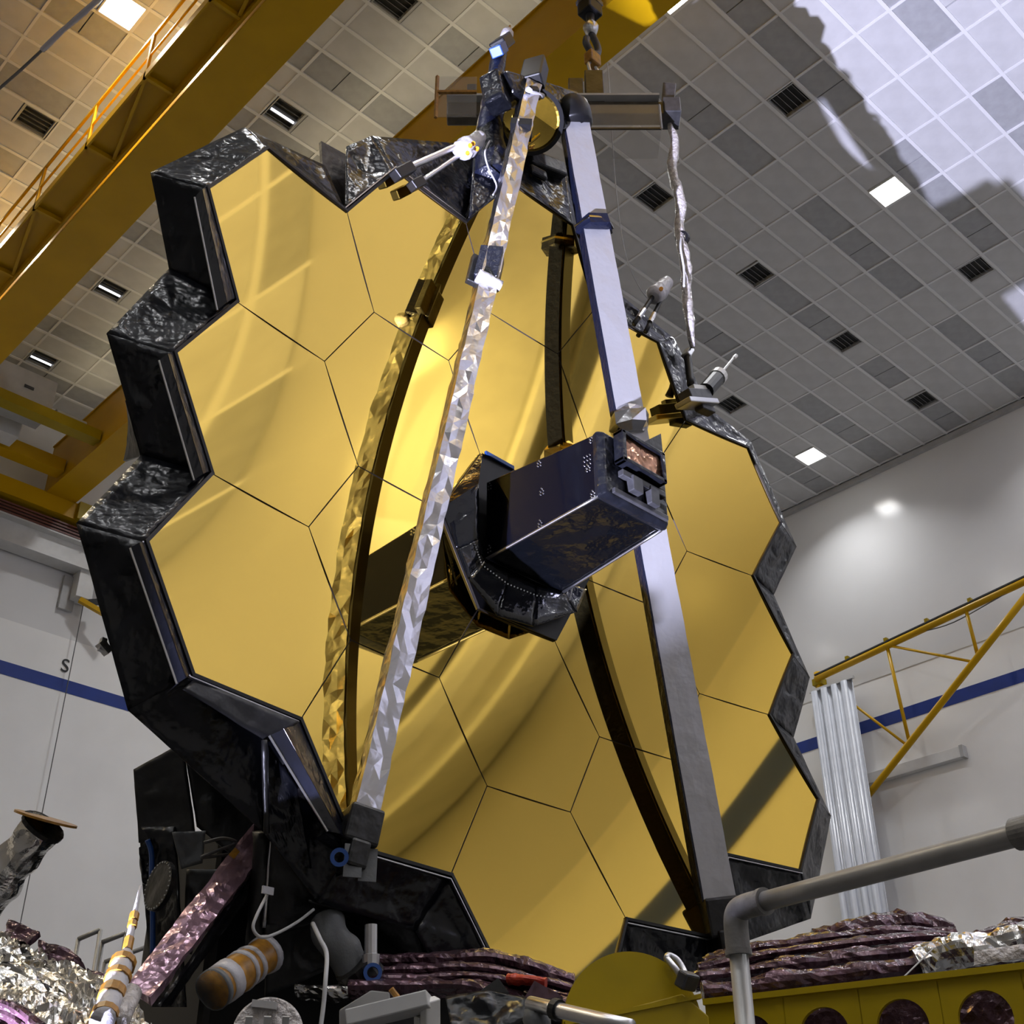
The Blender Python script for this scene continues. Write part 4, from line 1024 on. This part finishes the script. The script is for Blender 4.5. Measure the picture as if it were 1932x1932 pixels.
obj('clear_bag', sheet((-1.436, -1.003, 2.859), (-1.295, -1.157, 2.885), (-1.098, -1.436, 2.805), (-1.506, -1.173, 2.567), 20, 14, amp=0.07, freq=4, seed=7), 'blanket', ssf, smooth=True, solid=0.01)

# silver pallet at lower left
pl = thing('silver_pallet', (-3.095, -0.313, 2.743), 'crumpled silver foil pallet with purple folds at lower left', 'sunshield')
obj('foil_cover', streaks((-3.674, -0.912, 2.379), (-3.005, -1.244, 2.409), (-2.873, -0.391, 2.779), (-3.191, 0.669, 3.214), 46, 40, 0.075, seed=15, run=(2.2, 9.0), slant=0.7), 'foil_crinkle', pl, smooth=False)
obj('pallet_body', sheet((-3.582, -0.688, 2.394), (-2.889, -1.042, 2.423), (-2.750, -0.168, 2.761), (-3.070, 0.925, 3.158), 4, 4, amp=0.0), 'blanket_matt', pl, solid=0.1)
for q, (a, b, c_, d_) in enumerate((((-3.116, 0.366, 3.108), (-3.061, 0.201, 3.051), (-2.995, 0.237, 3.125), (-3.084, 0.419, 3.199)), ((-3.047, 0.095, 2.970), (-2.913, -0.143, 2.913), (-2.928, -0.098, 2.970), (-3.026, 0.149, 3.073)), ((-2.957, -0.264, 2.818), (-2.899, -0.366, 2.779), (-2.882, -0.352, 2.838), (-2.949, -0.252, 2.891)))):
    obj('purple_fold', sheet(a, b, c_, d_, 12, 10, amp=0.05, freq=7, seed=21 + q), 'purple', pl, smooth=False, solid=0.03)
for q in range(4):
    dz_ = Vector((0, 0, -0.033 * q))
    obj('purple_roll', ribbon([Vector((-3.701, -1.028, 2.546)) + dz_, Vector((-3.612, -1.091, 2.521)) + dz_, Vector((-3.534, -1.180, 2.444)) + dz_], 0.1, 0.05, 140 + q, 0.02), 'purple', pl)
obj('foil_fold', ribbon([(-3.191, 0.067, 2.973), (-3.092, -0.161, 2.845), (-3.027, -0.496, 2.693), (-2.977, -0.711, 2.606)], 0.12, 0.05, 150, 0.04), 'foil_crinkle', pl)
obj('foil_fold', ribbon([(-3.317, -0.173, 2.824), (-3.214, -0.418, 2.713), (-3.156, -0.690, 2.588)], 0.12, 0.05, 151, 0.04), 'foil_crinkle', pl)
obj('foil_fold', ribbon([(-3.052, -0.189, 2.835), (-3.026, -0.377, 2.743), (-2.985, -0.575, 2.644)], 0.06, 0.03, 152, 0.02), 'amber', pl)
# striped rod beside it
rd = thing('striped_rod', (-2.953, -0.557, 2.683), 'slim rod with amber tape bands between silver pallet and mauve brace', 'rod')
q0, q1_ = Vector((-2.957, -0.657, 3.185)), Vector((-3.064, -0.832, 2.845)); q2_ = Vector((-3.254, -1.096, 2.511))
obj('thin_rod', tube(seg(q0, q1_, 4), [0.006, 0.009, 0.013, 0.016, 0.02], 8), 'white', rd, smooth=True)
for a, b in ((0.42, 0.52), (0.55, 0.62), (0.78, 0.95)):
    obj('tape_band', tube(seg(lerp(q0, q1_, a), lerp(q0, q1_, b), 1), 0.021, 8), 'amber', rd)
obj('thick_rod', tube(seg(q1_, q2_, 6), [0.03, 0.045, 0.05, 0.05, 0.05, 0.05, 0.05], 12, jit=0.008, freq=14), 'white', rd, smooth=True)
for a, b in ((0.12, 0.2), (0.33, 0.4), (0.55, 0.66), (0.85, 0.92)):
    obj('tape_band', tube(seg(lerp(q1_, q2_, a), lerp(q1_, q2_, b), 1), 0.055, 12), 'amber', rd)
obj('second_rod', tube(seg((-3.088, -0.984, 2.670), (-3.182, -1.086, 2.515), 4), 0.04, 12, jit=0.01, freq=14), 'plasticwrap', rd, smooth=True)

# foil boom with thin disc at far left
bm = thing('foil_boom', (-2.997, 0.678, 3.369), 'silver foil covered boom with a thin disc on top at far left', 'boom')
m0, m1 = (-3.119, 0.872, 3.275), (-3.011, 0.403, 3.707)
obj('boom_tube', tube(seg(m0, m1, 40), 0.105, 18, jit=0.03, seed=5, freq=9), 'foil_crinkle', bm, smooth=False)
obj('boom_collar', tube(seg(lerp(m0, m1, 0.965), lerp(m0, m1, 1.0), 2), 0.12, 18, jit=0.02, freq=9), 'blanket_matt', bm)
obj('tip_disc', disc((-3.016, 0.390, 3.728), (0.017, -0.374, 0.915), 0.165, 0.012, 36), 'amber', bm)

# grey work frame, dish and pipe at the bottom edge
wf = thing('work_frame', (-1.922, -1.054, 2.697), 'pale grey machined work frame at the bottom edge left of centre', 'work frame')
obj('frame_plate', prism([(-2.041, -0.968, 2.728), (-1.967, -1.103, 2.804), (-1.901, -1.157, 2.796), (-1.873, -1.126, 2.728), (-2.011, -0.936, 2.656)], (0.1, 0.12, 0)), 'greypaint', wf, bevel=0.006)
obj('frame_beam', bar((-2.052, -1.069, 2.668), (-1.818, -1.352, 2.742), 0.16, 0.07), 'greypaint', wf, bevel=0.006)
obj('frame_post', bar((-1.821, -1.354, 2.749), (-1.731, -1.258, 2.535), 0.05, 0.08, up=(1, 0, 0)), 'lightgrey', wf, bevel=0.006)
obj('frame_post', bar((-1.789, -1.259, 2.697), (-1.725, -1.190, 2.543), 0.04, 0.06, up=(1, 0, 0)), 'lightgrey', wf)
obj('dark_panel', prism([(-1.957, -0.904, 2.654), (-1.715, -1.202, 2.737), (-1.631, -1.112, 2.539), (-1.909, -0.852, 2.540)], (0.05, 0.05, 0)), 'darksteel', wf)
obj('gold_pin', tube(seg((-1.934, -1.209, 2.798), (-1.881, -1.217, 2.749), 2), 0.014, 8), 'amber', wf)
ds = thing('grey_dish', (-2.389, -0.898, 2.651), 'beige round cover with grey rim plate at the bottom edge', 'cover')
obj('dish_cover', disc((-2.353, -0.877, 2.585), (-0.55, -0.8, 0.1), 0.155, 0.08, 40), 'plasticwrap', ds, bevel=0.01)
obj('rim_plate', bar((-2.439, -0.870, 2.711), (-2.355, -0.940, 2.700), 0.12, 0.03), 'steel', ds)
for k in range(3):
    sh_ = Vector((0.058, -0.055, 0)) * k
    obj('dish_slot', bar(Vector((-2.515, -0.967, 2.643)) + sh_, Vector((-2.487, -0.923, 2.561)) + sh_, 0.03, 0.01, up=(0.5, 0.8, 0)), 'greypaint', ds)
pp = thing('chrome_pipe', (-2.164, -2.579, 2.479), 'chrome pipe with black clamp at bottom below the yellow half disc', 'pipe')
obj('pipe_run', tube(seg((-2.218, -2.414, 2.535), (-2.232, -2.921, 2.387), 4), 0.027, 16), 'steel', pp, smooth=True)
obj('pipe_clamp', tube(seg((-2.221, -2.542, 2.499), (-2.220, -2.568, 2.490), 1), 0.038, 16), 'black', pp)
obj('pipe_cap', tube(seg((-2.209, -2.413, 2.524), (-2.184, -2.438, 2.431), 3), [0.03, 0.05, 0.05, 0.04], 14), 'fabric_grey', pp, smooth=True)

# ------------------------------------------------------------------ yellow stand with half disc gusset and pierced beam
ys = thing('support_stand', (0.2, -2.4, ZF), 'yellow steel support stand with rounded gusset and round beam holes', 'support stand')
u = Vector((0.27, -0.963, 0)).normalized(); nb = Vector((0.963, 0.27, 0)).normalized()
BP = Vector((-0.212, -1.636, 2.895))
ZT = BP.z
def pierced(o0, L, h, holes, r, th):
    """web plate along u with round holes: strips of quads from hole rim to cell border"""
    V, F = [], []
    x = 0.0
    def P3(a, z, d):
        p = o0 + u * a + nb * d
        return (p.x, p.y, ZT - h + z)
    edges = []
    cells = []
    for hx_ in holes:
        cells.append((hx_ - r - 0.07, hx_ + r + 0.07, hx_))
    prev = 0.0
    for a, b, c_ in cells:
        edges.append((prev, a, None)); edges.append((a, b, c_)); prev = b
    edges.append((prev, L, None))
    for d in (0.0, th):
        for a, b, c_ in edges:
            if c_ is None:
                n0 = len(V); V += [P3(a, 0, d), P3(b, 0, d), P3(b, h, d), P3(a, h, d)]; F.append((n0, n0 + 1, n0 + 2, n0 + 3))
            else:
                K = 32; n0 = len(V)
                zc = h - 0.205
                for k in range(K):
                    t_ = 2 * math.pi * k / K; cx, sx_ = math.cos(t_), math.sin(t_)
                    V.append(P3(c_ + r * cx, zc + r * sx_, d))
                    hw = (b - a) / 2
                    m_ = min(hw / abs(cx) if abs(cx) > 1e-6 else 1e9, ((h - zc) if sx_ > 0 else zc) / abs(sx_) if abs(sx_) > 1e-6 else 1e9)
                    V.append(P3(c_ + m_ * cx, zc + m_ * sx_, d))
                # corner vertices so the border stays square
                for k in range(K):
                    k2 = (k + 1) % K
                    F.append((n0 + 2 * k, n0 + 2 * k + 1, n0 + 2 * k2 + 1, n0 + 2 * k2))
                for (ca, cz_) in ((a, 0), (b, 0), (b, h), (a, h)):
                    ang = math.atan2(cz_ - zc, ca - c_) % (2 * math.pi)
                    k = int(ang / (2 * math.pi / K)); k2 = (k + 1) % K
                    n1 = len(V); V.append(P3(ca, cz_, d)); F.append((n0 + 2 * k + 1, n1, n0 + 2 * k2 + 1))
    for a, b, c_ in edges:
        if c_ is not None:
            K = 32; n0 = len(V)
            for k in range(K):
                t_ = 2 * math.pi * k / K
                for d in (0.0, th):
                    V.append(P3(c_ + r * math.cos(t_), h - 0.205 + r * math.sin(t_), d))
            for k in range(K):
                F.append((n0 + 2 * k, n0 + 2 * k + 1, n0 + 2 * ((k + 1) % K) + 1, n0 + 2 * ((k + 1) % K)))
    return V, F
obj('beam_web', pierced(BP, 3.4, 0.62, [0.23, 0.615, 1.0, 1.385, 1.77, 2.155, 2.54, 2.925], 0.125, 0.03), 'yellow2', ys)
obj('beam_flange', bar(BP + nb * 0.05 + u * 0.0, BP + nb * 0.05 + u * 3.4, 0.16, 0.03), 'yellow2', ys)
obj('beam_flange', bar(BP + nb * 0.05 + Vector((0, 0, -0.62)), BP + nb * 0.05 + u * 3.4 + Vector((0, 0, -0.62)), 0.16, 0.03), 'yellow2', ys)
obj('membrane_drape', sheet(BP + nb * 0.42 + Vector((0, 0, -0.66)), BP + nb * 0.42 + u * 3.4 + Vector((0, 0, -0.66)), BP + nb * 0.34 + u * 3.4 + Vector((0, 0, -0.02)), BP + nb * 0.34 + Vector((0, 0, -0.02)), 60, 14, amp=0.07, freq=4, seed=77), 'purple', ss, smooth=False, solid=0.01)
gd = Vector((-0.871, -1.721, 2.699)); gn = Vector((-0.62, -0.78, 0.05)).normalized()
gs = gn.cross(Vector((0, 0, 1))).normalized(); gs = gs if gs.dot(Vector((0.73, -0.68, 0))) > 0 else -gs
ring = [gd + gs * (-0.335 * math.cos(math.pi * k / 30)) + Vector((0, 0, 0.34 * math.sin(math.pi * k / 30))) for k in range(31)]
gus = obj('gusset_plate', prism(ring, gn * -0.06), 'yellow2', ys)
obj('gusset_rib', bar(gd + gs * -0.33 + Vector((0, 0, 0.0)) + gn * 0.02, gd + gs * 0.33 + Vector((0, 0, 0.13)) + gn * 0.02, 0.04, 0.02), 'yellow2', gus)
obj('corner_box', prism([gd + gs * -0.2 + gn * 0.03 + Vector((0, 0, -0.6)), gd + gs * 0.36 + gn * 0.03 + Vector((0, 0, -0.6)), gd + gs * 0.36 + gn * 0.03 + Vector((0, 0, 0.04)), gd + gs * 0.24 + gn * 0.03 + Vector((0, 0, 0.14)), gd + gs * -0.3 + gn * 0.03 + Vector((0, 0, 0.0))], gn * -0.14), 'yellow2', ys, bevel=0.006)
obj('stand_column', join(box(-0.35, 0.0, -1.9, -1.55, ZF, ZT - 0.64), box(0.35, 0.6, -4.5, -4.2, ZF, ZT - 0.64)), 'yellow2', ys)
rg = obj('lifting_ring', tube(smooth_path([(-0.790, -1.885, 2.992), (-0.776, -1.929, 2.933), (-0.736, -1.930, 2.890), (-0.700, -1.917, 2.931), (-0.708, -1.883, 2.995), (-0.747, -1.864, 3.015), (-0.790, -1.885, 2.992)], 6), 0.016, 10), 'steel', ys, smooth=True)
obj('ring_clevis', bar((-0.740, -1.935, 2.901), (-0.740, -1.987, 2.867), 0.1, 0.08), 'darksteel', ys, bevel=0.01)

# ------------------------------------------------------------------ grey pipe barrier in the foreground
pr = thing('pipe_barrier', (-3.1, -4.0, ZF), 'grey pipe barrier with elbow in the right foreground', 'railing')
c0 = Vector((-3.065, -4.030, 2.430)); c1 = Vector((-3.215, -4.877, 2.396))
dv = (c1 - c0).normalized()
RP = 0.0235
obj('top_pipe', tube(seg(c0 + dv * 0.07, c1 + dv * 0.5, 6), RP, 24), 'pipe', pr, smooth=True)
obj('post', tube(seg((c0.x, c0.y, ZF + 0.02), (c0.x, c0.y, c0.z - 0.07), 4), RP, 24), 'pipe', pr, smooth=True)
obj('elbow', tube(smooth_path([(c0.x, c0.y, c0.z - 0.105), (c0.x, c0.y, c0.z - 0.035), c0 + dv * 0.012 + Vector((0, 0, -0.008)), c0 + dv * 0.045, c0 + dv * 0.11], 6), 0.0305, 24), 'pipe_dark', pr, smooth=True)
obj('elbow_collar', tube(seg(c0 + dv * 0.098, c0 + dv * 0.112, 1), 0.033, 24), 'pipe_dark', pr)
obj('elbow_collar', tube(seg((c0.x, c0.y, c0.z - 0.112), (c0.x, c0.y, c0.z - 0.098), 1), 0.033, 24), 'pipe_dark', pr)
e_ = Vector((-3.208, -4.854, 2.399))
obj('tee_fitting', tube(seg(e_, e_ + dv * 0.14, 2), 0.033, 24), 'pipe_dark', pr, smooth=False)
obj('post', tube(seg((e_.x + dv.x * 0.07, e_.y + dv.y * 0.07, ZF + 0.02), e_ + dv * 0.07, 4), RP, 24), 'pipe', pr, smooth=True)
for p in ((c0.x, c0.y), (e_.x + dv.x * 0.07, e_.y + dv.y * 0.07)):
    obj('foot_plate', disc((p[0], p[1], ZF), (0, 0, 1), 0.09, 0.02, 24), 'pipe_dark', pr)

# ------------------------------------------------------------------ right wall: jib, strip curtain, conduit
jb = thing('jib_crane', (18.3, 9.07, 13.0), 'yellow tubular wall jib with diagonal brace on the right wall', 'jib crane')
JM = Vector((18.30, 9.07, 13.90)); JB = Vector((17.55, 3.42, 13.97)); jd = (JB - JM).normalized(); JE = JB + jd * 1.4
def jp(t_, dz=0.0):
    return JM + (JE - JM) * t_ + Vector((0, 0, dz))
obj('top_chord', tube(seg(JM, JE, 4), 0.075, 14), 'yellow', jb, smooth=True)
obj('top_rail', bar(jp(0, 0.095), jp(1, 0.095), 0.1, 0.035), 'darksteel', jb)
jl = Vector((18.35, 9.0, 10.3))
obj('main_brace', tube(seg(jl, jp(0.86, -0.05), 4), 0.075, 14), 'yellow', jb, smooth=True)
def on_brace(t_):
    return jl + (jp(0.86, -0.05) - jl) * t_
obj('web_bar', tube(seg(jp(0.30), on_brace(0.36), 2), 0.04, 10), 'yellow', jb, smooth=True)
obj('web_bar', tube(seg(jp(0.60), on_brace(0.70), 2), 0.04, 10), 'yellow', jb, smooth=True)
obj('web_bar', tube(seg(jp(0.305), on_brace(0.68), 2), 0.03, 10), 'yellow', jb, smooth=True)
obj('web_bar', tube(seg(jp(0.05, -0.3), on_brace(0.35), 2), 0.03, 10), 'yellow', jb, smooth=True)
obj('mast', tube(seg((18.40, 9.07, 9.6), (18.40, 9.07, 14.1), 3), 0.09, 14), 'yellow', jb, smooth=True)
for z in (9.9, 13.85):
    obj('hinge_plate', box(18.30, 18.545, 8.95, 9.19, z - 0.08, z + 0.08), 'yellow2', jb)
for t_ in (0.14, 0.3, 0.46, 0.62):
    obj('rail_clip', box(*[c for p in (jp(t_, 0.13),) for c in (p.x - 0.05, p.x + 0.05, p.y - 0.04, p.y + 0.04, p.z - 0.03, p.z + 0.06)]), 'yellow2', jb)
obj('festoon_wire', tube(smooth_path([jp(0.42, -0.02), jp(0.55, -0.16), jp(0.75, -0.06), jp(0.95, -0.02)], 6), 0.012, 6), 'wire', jb)
sc_ = thing('strip_curtain', (18.1, 8.6, ZF), 'pale grey vertical strip curtain hanging on the right wall', 'curtain')
obj('curtain_rail', box(18.05, 18.12, 7.95, 9.15, 13.50, 13.56), 'lightgrey', sc_)
for q in range(8):
    yc = 9.02 - 0.135 * q
    V, F = [], []
    for i in range(2):
        z = 13.5 if i == 0 else ZF + 0.3
        for k in range(9):
            a = k / 8
            V.append((18.06 + 0.05 * math.sin(a * math.pi) * (1 if q % 2 else -1) + 0.01 * math.sin(q * 2.1), yc - 0.085 + 0.17 * a, z))
    for k in range(8):
        F.append((k, k + 1, k + 10, k + 9))
    obj('curtain_strip', (V, F), 'curtain', sc_, smooth=True, solid=0.01)
cd = thing('wall_duct', (18.450, 7.105, 11.307), 'long pale rectangular duct on the right wall below the blue stripe', 'duct')
w0, w1 = (18.470, 8.466, 11.253), (18.470, 5.880, 11.302)
obj('box_body', box(18.38, 18.55, w1[1], w0[1], 11.13, 11.37), 'lightgrey', cd, bevel=0.01)
obj('duct_cap', box(18.37, 18.552, w1[1] - 0.03, w1[1] + 0.05, 11.12, 11.38), 'greypaint', cd)

# ------------------------------------------------------------------ back wall: letter, pendant cable, box, rails
cu = bpy.data.curves.new('letter', 'FONT'); cu.body = 'S'; cu.size = 0.42; cu.extrude = 0.006; cu.align_x = 'CENTER'; cu.align_y = 'CENTER'
tmp = bpy.data.objects.new('letter_tmp', cu); COL.objects.link(tmp)
bpy.context.view_layer.update()
me = bpy.data.meshes.new_from_object(tmp.evaluated_get(bpy.context.evaluated_depsgraph_get()))
bpy.data.objects.remove(tmp)
me.materials.clear(); me.materials.append(M['black_paint'])
so = bpy.data.objects.new('wall_letter', me); link(so)
so.location = (4.178, 18.275, 12.926); so.rotation_euler = (math.pi / 2, 0, 0)
tag(so, 'black letter S on the back wall above the blue stripe', 'letter')
pcx = (4.213, 18.050, 10.838)[0]
pd = thing('pendant_cable', (pcx, 18.05, 1.0), 'thin pendant cable hanging in front of the back wall at left', 'cable')
obj('cable', tube(seg((pcx, 18.05, 1.0), (pcx, 18.05, 14.35), 4), 0.010, 6), 'wire', pd)
wb = thing('wall_bracket_arm', (4.102, 18.100, 14.565), 'pale bracket box with yellow arm under the runway at left', 'bracket')
q_ = Vector((4.067, 18.100, 14.748))
obj('bracket_box', box(q_.x - 0.12, q_.x + 0.25, 17.9, 18.27, q_.z - 0.35, q_.z + 0.35), 'lightgrey', wb, bevel=0.01)
obj('bracket_plate', box(q_.x - 0.32, q_.x + 0.0, 18.2, 18.28, q_.z - 0.6, q_.z + 0.2), 'greypaint', wb)
obj('bracket_arm', bar((q_.x + 0.0, 17.95, q_.z - 0.40), (q_.x + 0.75, 17.7, q_.z - 0.72), 0.12, 0.1), 'yellow', wb)
obj('arm_clip', bar((q_.x + 0.2, 17.9, q_.z - 0.42), (q_.x + 0.4, 17.85, q_.z - 0.35), 0.1, 0.12), 'black', wb)

fc = thing('festoon_cable', (-2.573, 6.382, 15.949), 'pale wrapped cable crossing the ceiling at top left', 'cable')
obj('cable_dark', tube(smooth_path([(-2.748, 8.301, 16.200), (-2.593, 7.448, 16.250), (-2.493, 6.823, 16.300)], 6), 0.022, 8), 'wire', fc)
obj('cable_wrap', tube(smooth_path([(-2.496, 6.850, 16.300), (-2.425, 6.411, 16.350), (-2.335, 5.963, 16.400), (-2.191, 5.082, 16.450)], 6), 0.04, 10, jit=0.012, freq=5), 'white', fc, smooth=True)

# small railings on a platform by the back wall
for label, pts in (('small grey guard rail at left, nearest the purple folds', [(0.386, 6.976, 4.371), (0.233, 6.812, 4.733), (0.365, 6.618, 4.816), (0.517, 6.853, 4.371)]),
                   ('small grey guard rail beside the striped rod', [(0.561, 6.812, 4.371), (0.424, 6.657, 4.705), (0.568, 6.451, 4.787), (0.712, 6.670, 4.370)]),
                   ('low grey guard rail end behind the mauve brace', [(1.180, 8.015, 4.549), (1.086, 7.888, 4.802), (1.365, 7.507, 4.943), (1.514, 7.702, 4.548)])):
    t = thing('guard_rail', pts[0], label, 'railing')
    w_ = [Vector(p) for p in pts]
    obj('rail_top', tube(seg(w_[1], w_[2], 2), 0.025, 10), 'pipe', t, smooth=True)
    for a, b in ((w_[0], w_[1]), (w_[3], w_[2])):
        obj('rail_post', tube(seg((b.x, b.y, 1.9), b, 2), 0.022, 10), 'pipe', t, smooth=True)
    obj('rail_foot', tube(seg((w_[1].x, w_[1].y, ZF), (w_[1].x, w_[1].y, 1.95), 2), 0.04, 8), 'pipe_dark', t)
    obj('rail_foot', tube(seg((w_[2].x, w_[2].y, ZF), (w_[2].x, w_[2].y, 1.95), 2), 0.04, 8), 'pipe_dark', t)

# grey box added for a shaded band of wall that the gold mirror shows
fe = thing('shade_band', (8.0, YF + 0.2, 16.3), 'grey box standing in for a shaded wall band mirrored in the gold segments', 'duct')
obj('box_body', box(5.0, 10.9, YF + 0.02, YF + 0.3, 16.28, 17.08), 'greypaint', fe)
obj('band_edge', box(4.9, 11.0, YF + 0.02, YF + 0.34, 16.22, 16.28), 'lightgrey', fe)
